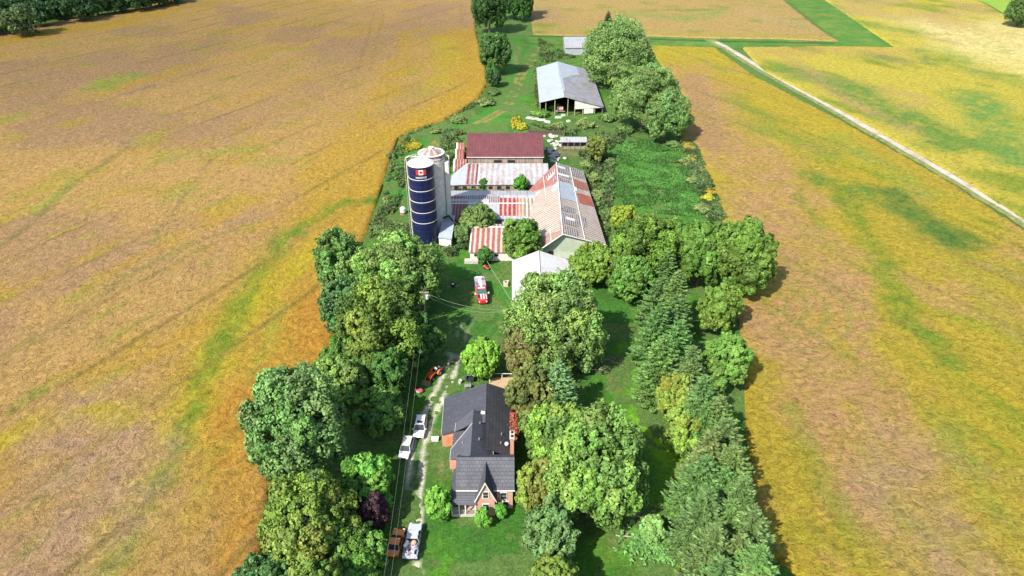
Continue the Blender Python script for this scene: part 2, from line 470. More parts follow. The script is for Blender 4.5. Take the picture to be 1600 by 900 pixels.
# ---- crop fields: canopy stands about 0.7 m above the soil
def cropz(x, y): return .62 + (fbm(x / 2.2, y / 2.2, 77, 3) - .5) * .42
LP = W([(738, -8), (745, 55), (757, 95), (762, 128), (748, 152), (700, 184), (640, 203), (622, 214), (606, 258), (592, 305), (574, 358), (535, 440), (520, 540), (445, 640), (425, 740), (405, 870), (390, 960), (380, 1060)], .6)
LP = LP + [(-160, 20), (-420, 20)] + W([(-180, 75), (-60, 62), (60, 38), (140, 26), (230, 8), (285, -4)], .6)
LP.append((LP[0][0] - 130, 520))
LP[-1] = W([(320, -14)], .6)[0]
def left_col(x, y):
    c = np.tile(np.array(TAN), (len(x), 1))
    # rows run up and to the right as seen from the air
    ca, sa = math.cos(math.radians(62)), math.sin(math.radians(62))
    al = x * ca + y * sa; ac = -x * sa + y * ca
    st = fbm(ac / 7, al / 60, 11, 4); st2 = fbm(ac / 2.2, al / 22, 15, 3)
    big = fbm(x / 38, y / 38, 21, 4); mid = fbm(x / 11, y / 11, 25, 4)
    c = mixc(c, MAUVE, smooth(.42, .6, big) * .8)
    c = mixc(c, GOLD, smooth(.5, .72, st * .6 + mid * .4) * .75)
    c = mixc(c, (.27, .23, .05), smooth(.54, .72, st2 * .5 + mid * .5) * .7)
    # ripe, golden rim next to the farmstead
    rim = polydist(x, y, W([(745, 55), (760, 125), (700, 184), (622, 214), (592, 305), (560, 380), (500, 500), (400, 660)], .6))
    c = mixc(c, GOLD, smooth(32, 4, rim + (mid - .5) * 22) * .85)
    c = strokes(x, y, c, [
        ([(500, 380), (440, 430), (380, 480), (330, 560), (290, 640), (230, 760), (160, 880)], 5.0, YELL, 1.1),
        ([(590, 310), (520, 320), (450, 370), (400, 430), (345, 540)], 3.2, CGRN, .95),
        ([(330, 560), (300, 650), (230, 790), (180, 890)], 2.2, CGRN, .9),
        ([(440, 480), (400, 580), (330, 740), (300, 800)], 1.6, (.27, .27, .04), .7),
        ([(500, 470), (490, 560), (430, 590)], 6, ORNG, .9),
        ([(380, 620), (370, 720), (385, 800), (370, 880)], 4.5, ORNG, .9),
        ([(300, 850), (220, 900), (340, 780)], 6, (.36, .22, .05), .8),
        ([(150, 650), (170, 760), (60, 870), (140, 800)], 9, (.33, .20, .13), .85),
        ([(0, 690), (60, 655), (140, 640), (200, 650)], 3.0, YELL, .75),
        ([(20, 640), (90, 590)], 1.6, CGRN, .5),
        ([(160, 135), (200, 118)], 6.5, (.20, .26, .03), .95),
        ([(0, 190), (25, 182)], 5, (.2, .25, .03), .8),
        ([(55, 330), (120, 280)], 2.6, (.22, .26, .04), .7),
        ([(255, 250), (330, 235), (400, 232)], 3, (.23, .24, .05), .6),
        ([(0, 65), (60, 55), (170, 38), (280, 12), (340, 2)], 10, GOLD, .9),
        ([(690, 60), (700, 90), (680, 130)], 7, YELL, .7), ([(706, 75)], 5, CGRN, .4),
        ([(660, 10), (680, 30)], 9, MAUVE, .9),
        ([(420, 180), (520, 120), (600, 60)], 14, MAUVE, .6),
        ([(640, 60), (610, 130), (560, 200), (500, 260), (480, 340)], 6, GOLD, .6),
        ([(0, 385), (60, 340), (110, 290), (200, 230)], 1.2, (.15, .13, .045), .7),
        ([(0, 560), (110, 500), (200, 430), (300, 380), (360, 360)], 1.5, (.22, .16, .06), .6),
        ([(240, 375), (300, 290), (330, 250)], .6, (.15, .12, .05), .6),
    ], .6)
    # drill passes and tramlines
    tl = np.abs(((ac + 6 * fbm(al / 80, ac / 300, 44, 2)) % 18) - 9); c = mixc(c, (.17, .12, .035), smooth(.95, .3, tl) * (.15 + .5 * smooth(.4, .7, fbm(x / 25, y / 25, 47, 3))))
    # wheel lines
    for k, (a, b) in enumerate((((585, 20), (560, 110)), ((600, 20), (578, 110)), ((720, 0), (722, 40)))):
        d = polydist(x, y, W([a, b], .6)); c = mixc(c, (.16, .12, .04), smooth(.9, .3, d) * .3)
    return np.clip(c, .01, .8)
def stripe(name, poly, cell, mat, f): return sheet(name, poly, cell, cropz, mat, f, skirt=.66)
sheet('crop_field_west', LP, 1.0, cropz, M_CROP, left_col, skirt=.66)

RP = W([(1012, 70), (1118, 74), (1180, 118), (1320, 190), (1480, 280), (1600, 357), (1760, 470)], .6) + [(230, 90), (230, 20), (42, 20), (38, 54)]
RP += W([(1188, 850), (1170, 760), (1165, 640), (1160, 540), (1150, 470), (1185, 420), (1150, 372), (1112, 318), (1085, 262), (1062, 215), (1070, 150), (1040, 110)], .6)
FP = W([(1170, 74), (1310, 72), (1395, 75), (1390, 66), (1290, 2), (1282, -12), (1700, -12)], .6)
FP = W([(1160, 73), (1300, 71), (1398, 73), (1290, 0), (1280, -10), (1495, -10), (1540, 5), (1600, 38), (1720, 95)], .6) + [(420, 330), (240, 90)] + W([(1770, 455), (1612, 350), (1490, 270), (1330, 180), (1190, 108)], .6)
MP = W([(826, -8), (828, 20), (833, 53), (905, 55), (1000, 55), (1120, 59), (1220, 60), (1312, 64), (1275, 40), (1215, -8)], .6)
def right_col(x, y):
    c = np.tile(np.array((.335, .245, .032)), (len(x), 1))
    ca, sa = math.cos(math.radians(118)), math.sin(math.radians(118))
    al = x * ca + y * sa; ac = -x * sa + y * ca
    st = fbm(ac / 8, al / 55, 51, 4); st2 = fbm(ac / 2.5, al / 16, 55, 3)
    big = fbm(x / 34, y / 34, 61, 4); mid = fbm(x / 10, y / 10, 65, 4)
    c = mixc(c, YELL, smooth(.45, .65, big * .5 + st * .5) * .8)
    c = mixc(c, CGRN, smooth(.5, .72, st * .55 + st2 * .45) * .65)
    c = mixc(c, TAN, smooth(.52, .7, st * .5 + mid * .5 + (.5 - big) * .4) * .7)
    PK = (.37, .205, .10)
    c = strokes(x, y, c, [
        ([(1080, 110), (1120, 190), (1200, 300), (1260, 400)], 13, PK, .85),
        ([(1085, 120), (1100, 180), (1115, 230)], 6, MAUVE, .9),
        ([(1180, 490), (1250, 470), (1330, 440)], 7, PK, .85), ([(1190, 520), (1260, 560), (1300, 640)], 7, PK, .8), ([(1330, 450), (1340, 540), (1380, 620), (1420, 700)], 4.5, PK, .85),
        ([(1290, 640), (1310, 720), (1340, 800)], 4, PK, .8), ([(1420, 700), (1400, 760), (1460, 830), (1480, 890)], 8.5, (.33, .205, .12), .85),
        ([(1230, 520), (1270, 600)], 6, PK, .7),
        ([(1120, 345), (1090, 260), (1070, 225)], 4, (.42, .29, .03), .85),
        ([(1130, 340), (1150, 350)], 4, YELL, .6),
        ([(1280, 280), (1350, 300), (1420, 330), (1480, 370)], 7, (.07, .165, .03), .85), ([(1390, 300), (1440, 340), (1500, 375)], 6, DGRN, .75),
        ([(1310, 300), (1390, 420), (1420, 500), (1480, 560)], 3.5, CGRN, .85),
        ([(1245, 305), (1285, 355)], 1.6, CGRN, .7), ([(1290, 240), (1200, 200), (1150, 150)], 6, (.19, .21, .04), .7),
        ([(1300, 215), (1380, 260), (1440, 300)], 5, (.21, .25, .04), .7),
        
        ([(1240, 640), (1290, 760), (1360, 880)], 2, CGRN, .5), ([(1470, 650), (1520, 740), (1580, 820)], 3, (.20, .23, .04), .6),
        ([(1500, 400), (1580, 520)], 5, (.28, .24, .04), .6),
        ([(1160, 440), (1180, 460)], 4, (.36, .24, .035), .7),
    ], .6)
    tl = np.abs(((ac + 6 * fbm(al / 80, ac / 300, 54, 2)) % 18) - 9); c = mixc(c, (.15, .14, .03), smooth(.95, .3, tl) * (.15 + .45 * smooth(.4, .7, fbm(x / 25, y / 25, 57, 3))))
    # turning loops of the seeder: low curving swaths
    cx, cy = W([(1190, 470)], .6)[0]
    d = np.hypot(x - cx, y - cy)
    m = (x > cx) * smooth(30, 14, d)
    c = mixc(c, (.19, .2, .05), smooth(.3, .8, np.sin(d * 1.55)) * m * .45)
    return np.clip(c, .01, .8)
def far_col(x, y):
    c = np.tile(np.array((.40, .32, .05)), (len(x), 1))
    ca, sa = math.cos(math.radians(122)), math.sin(math.radians(122))
    al = x * ca + y * sa; ac = -x * sa + y * ca
    st = fbm(ac / 12, al / 70, 151, 4); big = fbm(x / 45, y / 45, 161, 4); mid = fbm(x / 14, y / 14, 165, 4)
    c = mixc(c, CGRN, smooth(.48, .68, st * .6 + mid * .4) * .75)
    c = mixc(c, (.37, .245, .10), smooth(.5, .68, big) * .7)
    c = strokes(x, y, c, [
        ([(1200, 82), (1280, 80), (1400, 80)], 8, (.36, .23, .08), .8),
        ([(1250, 110), (1330, 140), (1400, 170), (1480, 220)], 11, (.12, .20, .04), 1.05),
        ([(1380, 90), (1450, 100), (1440, 80)], 5, (.14, .19, .05), .7), ([(1480, 80), (1520, 110), (1600, 130)], 9, (.13, .22, .04), .6),
        ([(1520, 150), (1560, 210), (1600, 250)], 10, (.13, .23, .05), 1.0),
        ([(1230, 90), (1330, 160), (1420, 200)], 5, (.36, .23, .10), .6),
        ([(1330, 20), (1400, 30), (1500, 50)], 10, (.34, .26, .08), .6), ([(1440, 20), (1500, 60)], 9, (.36, .24, .11), .7),
        ([(1540, 70), (1460, 45), (1600, 100), (1600, 45)], 30, PALE, 1.0),  # sun-bright field corner painted into the crop colour
        ([(1290, 5), (1340, 40), (1420, 50)], 6, (.15, .22, .05), .6),
    ], .6)
    return np.clip(c, .01, .85)
def mid_col(x, y):
    c = np.tile(np.array((.34, .225, .085)), (len(x), 1))
    st = fbm(x / 60, y / 14, 251, 4); mid = fbm(x / 14, y / 14, 265, 4)
    c = mixc(c, CGRN, smooth(.5, .7, st * .5 + mid * .5) * .6)
    c = strokes(x, y, c, [([(840, 45), (1000, 50), (1200, 55), (1290, 60)], 5, (.30, .25, .05), .8), ([(1120, 20), (1060, 30), (980, 20)], 9, (.17, .23, .06), .7),
                          ([(850, 15), (860, 30)], 9, (.32, .2, .12), .7), ([(1180, 20), (1240, 40)], 9, (.36, .235, .12), .7)], .6)
    return np.clip(c, .01, .8)
stripe('crop_field_east', RP, 1.0, M_CROPR, right_col)
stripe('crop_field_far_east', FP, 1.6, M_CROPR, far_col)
stripe('crop_field_north', MP, 1.6, M_CROPR, mid_col)
# grass headland and wedge between the far fields, meadow beyond the hedge
def wedge_col(x, y):
    n = fbm(x / 9, y / 9, 71, 4); c = np.tile(np.array((.07, .17, .03)), (len(x), 1)); c = mixc(c, (.15, .22, .04), smooth(.35, .8, n) * .8); c = mixc(c, (.17, .16, .05), smooth(.5, .75, fbm(x / 18, y / 5, 15, 4)) * .7); c = mixc(c, (.05, .11, .03), smooth(.4, .8, fbm(x / 3, y / 3, 5, 4)) * .6)
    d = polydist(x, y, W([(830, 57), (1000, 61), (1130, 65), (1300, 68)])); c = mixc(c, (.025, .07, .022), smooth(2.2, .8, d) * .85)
    return c
sheet('grass_headland', W([(820, 52), (1000, 54), (1215, 58), (1308, 62), (1213, -10), (1200, -30), (1275, -30), (1285, -6), (1400, 76), (1150, 77), (1000, 73), (830, 68)]), 1.5, lambda x, y: np.full_like(x, .13), M_GRASS, wedge_col)
sheet('meadow_beyond_hedge', W([(1490, -25), (1500, -6), (1542, 6), (1605, 42), (1730, 98), (1900, 90), (1900, -25)]), 3, lambda x, y: np.full_like(x, .12), M_GRASS, flatcol((.22, .32, .05)))
# gravel track
g = N('gravel'); co = g.coord(kind='World')
gf = g.noise(co, .25, 5, .7); gg = g.noise(co, 6, 4, .7)
g.color(g.mix(g.rampv(gg, .3, .7, 0, .5), g.ramp(gf, [(.36, (.28, .23, .15)), (.5, (.43, .38, .31)), (.7, (.52, .47, .40))]), (.34, .30, .25))); g.b.inputs['Roughness'].default_value = .95; g.bump(gg, .05, .5)
M_GRAVEL = g.mat
def strip(name, pts, hw, z, mat, dense=6):
    pw = [Vector((a, b, z)) for a, b in W(pts)]
    q = []
    for i in range(len(pw) - 1):
        for k in range(dense): q.append(pw[i].lerp(pw[i + 1], k / dense))
    q.append(pw[-1]); L = []; R = []
    rnd = random.Random(5)
    for i, p in enumerate(q):
        d = (q[min(i + 1, len(q) - 1)] - q[max(i - 1, 0)]).normalized(); n = Vector((-d.y, d.x, 0)); h = hw * rnd.uniform(.82, 1.12)
        L.append(p + n * h); R.append(p - n * h)
    mb = MB(); k = len(q)
    mb.add(L + R, [(i, i + 1, k + i + 1, k + i) for i in range(k - 1)])
    o = mb.build(name, mat); o['kind'] = 'structure'; return o
strip('track_verge', [(1108, 62), (1135, 76), (1190, 110), (1320, 182), (1480, 274), (1610, 352), (1790, 470)], 2.8, .16, simple('verge_grass', (.16, .19, .06), .95, 0, .5, .6))
strip('gravel_track', [(1118, 66), (1135, 74), (1190, 108), (1320, 180), (1480, 272), (1610, 350), (1790, 468)], 1.25, .2, M_GRAVEL)
# ================================================================== TREES
def sph(n, rng):
    v = rng.normal(size=(n, 3)); return v / np.linalg.norm(v, axis=1)[:, None]

def leaf_quads(C, Nn, size, rng, elong=1.0, along=None):
    """one small quad per centre, facing roughly Nn"""
    n = len(C); up = rng.normal(size=(n, 3)); t = np.cross(Nn, up) if along is None else along + rng.normal(size=(n, 3)) * .22; t /= np.linalg.norm(t, axis=1)[:, None] + 1e-9
    b = np.cross(Nn, t); s = (size * rng.uniform(.6, 1.25, n))[:, None]
    t = t * s * elong; b = b * s
    V = np.stack([C - t - b * .5, C + b * .15 - t * .1 - b, C + t + b * .4, C + b - t * .15], 1).reshape(-1, 3)
    return V
def crown_arrays(r, rz, rng, nb, ns, nl, leaf, tint, var=.22, lump=.5, accent=None, acc=0.0, shape='round', fill=.9):
    """boughs > leaf sprays > leaves; centred on (0,0,0)"""
    Vs = []; Cs = []
    ph = (1 + 5 ** .5) / 2
    for i in range(nb):
        if nb > 14 and rng.random() < .06: continue
        z = 1 - 2 * (i + .5) / nb
        if z < -.72: continue
        th = 2 * math.pi * i / ph + rng.uniform(-.35, .35)
        q = math.sqrt(max(0, 1 - z * z))
        br = rng.uniform(.26, .50) * (1.0 if nb < 16 else .8)
        k = 1 - br * .85 + rng.uniform(-.13, .10)
        c = np.array([q * math.cos(th) * k, q * math.sin(th) * k, z * k])
        bt = tint * (1 + rng.uniform(-var, var)) * (1 + rng.uniform(-.08, .08, 3))
        if accent is not None and rng.random() < acc: bt = bt * .35 + np.array(accent) * .65
        d = sph(ns * 2, rng); outw = c / (np.linalg.norm(c) + 1e-6)
        d = d[(d @ outw > -.35) & (d[:, 2] > -.75)][:ns]
        for dj in d:
            sc = c + dj * br * rng.uniform(.80, 1.10)
            sr = br * rng.uniform(.22, .35) * (1 + lump * .2)
            e = sph(nl, rng); m = e @ (dj * .7 + outw * .3) > -.55; e = e[m]
            pos = sc + e * sr * rng.uniform(.7, 1.08, (len(e), 1)) ** .6
            nrm = e * .8 + dj * .25 + rng.normal(size=e.shape) * .38; nrm /= np.linalg.norm(nrm, axis=1)[:, None]
            st = bt * (1 + rng.uniform(-.13, .13))
            Vs.append((pos, nrm)); Cs.append(st * (1 + rng.normal(size=(len(e), 1)) * .13) * (1 + rng.normal(size=(len(e), 3)) * .04))
    # sparse inner leaves so gaps look into foliage
    n_in = int(fill * nb * 60); e = sph(n_in, rng) * rng.uniform(.25, .78, (n_in, 1))
    e = e[e[:, 2] > -.6]
    nrm = sph(len(e), rng); Vs.append((e, nrm)); Cs.append(tint * rng.uniform(.8, 1.1, (len(e), 1)) * np.ones((1, 3)))
    pos = np.concatenate([a for a, b in Vs]); nrm = np.concatenate([b for a, b in Vs]); col = np.concatenate(Cs)
    # irregular outline
    dirn = pos / (np.linalg.norm(pos, axis=1)[:, None] + 1e-6)
    s0 = rng.uniform(0, 50)
    wob = 1 + lump * .32 * (fbm(dirn[:, 0] * 2.2 + dirn[:, 2] * 1.3 + s0, dirn[:, 1] * 2.2 - dirn[:, 2] + s0, 7, 3) - .5) * 2
    pos = pos * wob[:, None] * np.array([r, r, rz])
    lf = np.full(len(pos), leaf); lf[-len(e):] *= 1.9
    V = leaf_quads(pos, nrm, lf, rng)
    return V, np.repeat(np.clip(col, .004, .6), 4, 0)

def trunk_mb(r, H, zc, rng, tr):
    mb = MB(); lean = rng.uniform(-.05, .05, 2) * H
    a = Vector((0, 0, -.3)); m_ = Vector((lean[0] * .4, lean[1] * .4, zc * .5)); b = Vector((lean[0], lean[1], zc + (H - zc) * .35))
    mb.tube(a, m_, tr * 1.25, tr * .85, 9); mb.tube(m_, b, tr * .85, tr * .3, 8)
    for k in range(7):
        t = 2 * math.pi * k / 7 + rng.uniform(-.3, .3); s = m_.lerp(b, rng.uniform(0, .6))
        e = s + Vector((math.cos(t) * r * .62, math.sin(t) * r * .62, (H - zc) * rng.uniform(.1, .5)))
        mid = s.lerp(e, .5) + Vector((0, 0, .12 * r)); mb.tube(s, mid, tr * .45, tr * .28, 6); mb.tube(mid, e, tr * .28, tr * .08, 5)
    return mb

TREES = []
def solve(x0, y0, x1, y1, asp=(.75, 1.35), gap=.06):
    u = (x0 + x1) / 2; v = (y0 + y1) / 2; a = (x1 - x0) / 2; b = (y1 - y0) / 2; zc = 6.
    phi = PITCH + math.atan((v - 450) / FPX)
    for _ in range(8):
        p = P(u, v, zc); s = px_per_m(p); r = a / s * .925
        q = (b / s) ** 2 - (r * math.sin(phi)) ** 2
        rz = math.sqrt(max(q, .01)) / math.cos(phi); rz = min(max(rz, asp[0] * r), asp[1] * r)
        zc = rz * (1 + gap) + gap * 4
    return P(u, v, zc), r, rz, zc
seedc = [100]
def tree(box, tint, label, name='tree', group=None, nb=None, leaf=.21, dens=1.9, cat='tree', flat=1.0, **k):
    c, r, rz, zc = solve(*box)
    if flat < 1: rz *= flat; zc = rz * .9; c = P((box[0] + box[2]) / 2, (box[1] + box[3]) / 2 + 2, zc)
    seedc[0] += 1; rng = np.random.default_rng(seedc[0])
    root = thing(name, (c.x, c.y, 0), label, cat, group)
    nb = nb or int(14 + r * 3.2); ns = int(17 + r * 1.2); nl = int(34 * dens)
    if c.y > 230: leaf = leaf * 1.35; nl = int(nl * .6)
    V, Cc = crown_arrays(r, rz, rng, nb, ns, nl, leaf * (.7 + .3 * min(1, r / 4)), np.array(tint) * LEAFMUL * WARM, **k)
    V = V + np.array([0, 0, zc])
    V[:, 2] = np.maximum(V[:, 2], .05)
    F = np.arange(len(V)).reshape(-1, 4)
    npmesh('crown' if cat == 'tree' else 'foliage', V, F, LEAF, Cc, root)
    trunk_mb(r, zc + rz, zc, rng, max(.08, r * .055)).build('trunk' if cat == 'tree' else 'stem', BARK, root)
    return root
LEAFMUL = 1.68
WARM = np.array((.97, 1.05, .80))

# ---- conifers
def spruce_arrays(H, R, rng, tint, droop=.35, nw=None, leaf=.13, dens=1.25):
    P_, N_, C_, D_ = [], [], [], []
    nw = nw or int(H * 2.0)
    for i in range(nw):
        t = (i + .5) / nw; z = H * (.06 + .93 * t); rad = R * (1 - t) ** .62 * rng.uniform(.88, 1.1) + .12
        nbr = max(5, int(5 + 9 * (1 - t)))
        for j in range(nbr):
            th = 2 * math.pi * (j + rng.uniform(-.25, .25)) / nbr + i * 1.1
            L = rad * rng.uniform(.78, 1.14); n = max(8, int(L * 15 * dens)); s = rng.uniform(.12, 1, n) ** .8
            wdt = .13 * L * (1.15 - s) + .06; side = rng.uniform(-1, 1, n) * wdt * 1.7
            hz = -droop * L * s + .42 * L * s ** 2.4 + rng.normal(size=n) * .06 - np.abs(side) * .35
            x = (s * L) * math.cos(th) - side * math.sin(th); y = (s * L) * math.sin(th) + side * math.cos(th)
            P_.append(np.stack([x, y, z + hz], 1))
            nn = np.stack([.45 * math.cos(th) + rng.normal(size=n) * .35, .45 * math.sin(th) + rng.normal(size=n) * .35, np.ones(n) * .9], 1)
            N_.append(nn / np.linalg.norm(nn, axis=1)[:, None])
            sg = np.sign(side); D_.append(np.stack([math.cos(th) - .55 * sg * math.sin(th), math.sin(th) + .55 * sg * math.cos(th), .25 + 0 * s], 1))
            bt = np.array(tint) * rng.uniform(.78, 1.25)
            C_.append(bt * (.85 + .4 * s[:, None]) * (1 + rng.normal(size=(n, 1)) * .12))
    p = np.concatenate(P_); V = leaf_quads(p, np.concatenate(N_), np.full(len(p), leaf), rng, 2.3, np.concatenate(D_))
    return V, np.repeat(np.clip(np.concatenate(C_), .004, .6), 4, 0)
def spruce(u, v, H, R, tint, label, group=None, name='spruce_tree', **k):
    tip = P(u, v, H); seedc[0] += 1; rng = np.random.default_rng(seedc[0])
    root = thing(name, (tip.x, tip.y, 0), label, 'tree', group)
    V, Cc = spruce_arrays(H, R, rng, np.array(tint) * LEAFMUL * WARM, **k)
    V[:, 2] = np.maximum(V[:, 2], .05)
    npmesh('crown', V, np.arange(len(V)).reshape(-1, 4), LEAF, Cc, root)
    mb = MB(); mb.tube((0, 0, -.3), (0, 0, H * .97), R * .085, .03, 8); mb.build('trunk', BARK, root)
    return root

BLUEG = (.08, .145, .048); DKBL = (.05, .105, .042); LIGHT = (.11, .185, .052); BRIGHT = (.085, .185, .038); MID = (.072, .14, .034)
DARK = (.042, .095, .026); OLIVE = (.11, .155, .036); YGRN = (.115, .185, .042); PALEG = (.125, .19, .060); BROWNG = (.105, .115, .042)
# west of the drive, far to near
tree((488, 362, 572, 462), BLUEG, 'blue-green tree at the far left corner of the tree belt, nearest the west crop field')
tree((500, 430, 575, 525), DKBL, 'dark blue-green tree on the field edge, just below the far left corner tree')
tree((545, 368, 694, 492), LIGHT, 'large bright light-green tree just in front of the blue silo', accent=(.16, .235, .07), acc=.3)
tree((520, 445, 655, 590), OLIVE, 'mid-green tree with yellowish leaf tufts below the bright tree by the silo', accent=(.04, .09, .02), acc=.4)
tree((498, 520, 590, 605), MID, 'mid-green tree on the west field edge with a crown broken into tufts')
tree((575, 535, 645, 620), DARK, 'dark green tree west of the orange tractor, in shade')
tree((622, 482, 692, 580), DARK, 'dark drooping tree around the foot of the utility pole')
tree((484, 555, 578, 640), PALEG, 'pale green tree behind the big blue-green willow')
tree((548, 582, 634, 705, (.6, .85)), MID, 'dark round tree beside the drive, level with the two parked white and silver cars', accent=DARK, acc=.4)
tree((384, 572, 546, 768), (.095, .165, .060), 'biggest pale blue-green willow, bulging over the west crop field', nb=44, accent=(.125, .20, .07), acc=.3)
tree((526, 690, 618, 815, (.6, .9)), BRIGHT, 'bright green tree west of the dirt drive, level with the brick house front')
tree((405, 742, 560, 885), OLIVE, 'wide olive-green tree with yellow tips in front of the big willow', accent=(.19, .21, .04), acc=.28)
tree((498, 815, 606, 925, (.6, .8)), MID, 'mid-green tree at the bottom edge, west of the orange car')
tree((360, 865, 470, 960), DKBL, 'dark blue-green tree at the bottom left end of the tree belt')
tree((430, 880, 540, 990), OLIVE, 'olive tree half cut off by the bottom edge of the photo')
tree((556, 765, 606, 835), (.045, .022, .035), 'small purple-leaved plum tree in the shade behind the orange car', name='plum_tree')
spruce(488, 735, 14, 3.4, (.05, .085, .035), 'thin spruce with bare grey top poking out between the big willow and the olive tree', dens=.55)
# centre
tree((794, 422, 946, 580), PALEG, 'large pale green tree covering the near half of the white-roofed shed', nb=40, accent=LIGHT, acc=.4)
tree((880, 500, 945, 575), (.13, .185, .085), 'low pale grey-green bough-like tree right of the large pale tree')
tree((785, 505, 862, 590), BROWNG, 'olive-brown leaved tree between the lime-green tree and the large pale tree', accent=(.15, .13, .05), acc=.35)
tree((786, 570, 868, 668), BROWNG, 'olive-brown tree hanging over the rear roof of the house', accent=(.075, .115, .03), acc=.4)
tree((725, 519, 782, 604), (.115, .21, .035), 'small lime-green tree north of the house beside the black trailer')
spruce(874, 562, 13.5, 3.9, (.085, .15, .075), 'lone blue-green spruce between the olive-brown tree and the big maple', droop=.2)
tree((815, 628, 925, 730), YGRN, 'far left lobe of yellow-green foliage east of the house, behind the big maple', accent=LIGHT, acc=.4)
tree((845, 640, 1006, 828), (.115, .19, .050), 'big round yellow-green maple east of the house', name='maple_tree', nb=46, accent=(.10, .19, .045), acc=.4)
tree((805, 722, 890, 815), (.12, .16, .035), 'yellowish tree against the east side of the brick house front', accent=(.17, .17, .04), acc=.3)
tree((815, 785, 905, 885), (.085, .145, .062), 'blue-green tree in the foreground right of the front lawn')
tree((826, 872, 912, 960), OLIVE, 'olive-green tree cut off by the bottom edge, centre of the photo')
tree((660, 752, 706, 824), (.10, .21, .04), 'round light-green bush in front of the house porch', cat='shrub', name='round_bush', leaf=.22)
tree((741, 795, 768, 824), (.08, .2, .035), 'small green shrub in front of the brick gable', cat='shrub', name='shrub', leaf=.16)
tree((772, 782, 793, 814), (.07, .2, .035), 'narrow green shrub below the ground floor window right of the gable', cat='shrub', name='shrub', leaf=.15)
tree((996, 806, 1042, 850), (.13, .22, .08), 'small broken pale tree standing among cut branches on the east lawn', leaf=.2)
# yard and barns
tree((783, 342, 849, 408), (.08, .14, .03), 'bright green tree growing against the near end of the red-striped shed', accent=LIGHT, acc=.3)
tree((718, 324, 778, 360), (.095, .14, .05), 'wide dark shrub growing over the long rusty barn roof', cat='shrub', name='elder_bush', leaf=.24)
tree((708, 350, 738, 380), (.08, .13, .05), 'dark shrub between the small silo shed and the red-striped shed', cat='shrub', name='elder_bush', leaf=.22)
tree((744, 386, 770, 412), (.045, .12, .03), 'small dark bush at the front wall of the red-striped shed', cat='shrub', name='bush', leaf=.2)
tree((802, 274, 826, 300), (.07, .18, .03), 'bright weedy bush between the white lean-to roof and the gable barn', cat='shrub', name='bush', leaf=.2)
tree((748, 278, 762, 298), (.05, .12, .03), 'narrow bush in the gap in front of the white lean-to roof', cat='shrub', name='bush', leaf=.2)
tree((915, 211, 951, 252), (.10, .12, .035), 'round olive bush beside the small open shelter', cat='shrub', name='bush')
tree((952, 320, 994, 362), (.15, .19, .03), 'small yellow-green tree at the top left of the windbreak group')
tree((948, 338, 1056, 442), (.095, .155, .032), 'bright yellow-green tree at the left of the windbreak group', accent=(.075, .14, .025), acc=.4)
tree((1052, 345, 1140, 450), (.06, .11, .024), 'dense dark green tree in the middle of the far end of the windbreak', leaf=.34)
tree((1110, 348, 1208, 462), (.066, .118, .024), 'dense dark green tree at the right corner of the windbreak, bulging over the east field', leaf=.34)
tree((1010, 342, 1090, 425), (.075, .13, .028), 'green tree linking the yellow-green and the dense dark windbreak trees')
tree((888, 378, 962, 446), (.105, .165, .035), 'yellow-green tree against the near corner of the gable barn')
tree((952, 398, 1020, 470), MID, 'mid-green tree below the bright yellow-green windbreak tree')
tree((1094, 444, 1158, 522), (.09, .145, .03), 'green tree on the east edge of the windbreak, just below the corner tree')
tree((1092, 522, 1172, 612), (.08, .15, .035), 'bright green tree on the east edge of the windbreak, halfway down')
tree((1026, 578, 1088, 655), (.15, .19, .04), 'yellow-green tree on the lawn side of the windbreak, with yellow top', accent=(.26, .23, .03), acc=.15)
tree((1036, 636, 1100, 710), (.13, .18, .04), 'yellow-green tree on the lawn side of the windbreak, the nearer one')
# north end
spruce(951, 16, 9, 2.9, (.022, .055, .025), 'small dark cone-shaped conifer behind the big round tree by the far shed')
tree((911, 36, 1022, 132), (.10, .155, .06), 'farther of the two big round grey-green trees beside the metal machine shed')
tree((940, 88, 990, 140), (.11, .165, .055), 'smaller lighter tree between the two big round trees beside the machine shed')
tree((950, 100, 1066, 200), (.105, .16, .062), 'nearer of the two big round grey-green trees beside the machine shed', nb=40)
tree((1005, 145, 1080, 218), (.09, .145, .055), 'grey-green tree at the right foot of the two big round trees')
tree((736, -22, 792, 48), (.035, .075, .025), 'dark tree left of the farm lane at the top edge of the photo')
tree((776, -40, 830, 25), (.028, .07, .022), 'darkest tree at the top edge of the photo, over the end of the lane')
tree((797, -12, 834, 30), (.035, .085, .022), 'tree with a visible thin trunk right of the lane at the top edge')
tree((747, 52, 798, 112), (.045, .09, .03), 'tree with a leaning crown left of the lane, nearer than the top edge trees')
tree((759, 108, 783, 134), (.03, .07, .025), 'small dark bush under the leaning tree by the lane', cat='shrub', name='bush')
tree((1574, -6, 1622, 40), (.05, .085, .03), 'dark tree in the hedge at the top right corner')
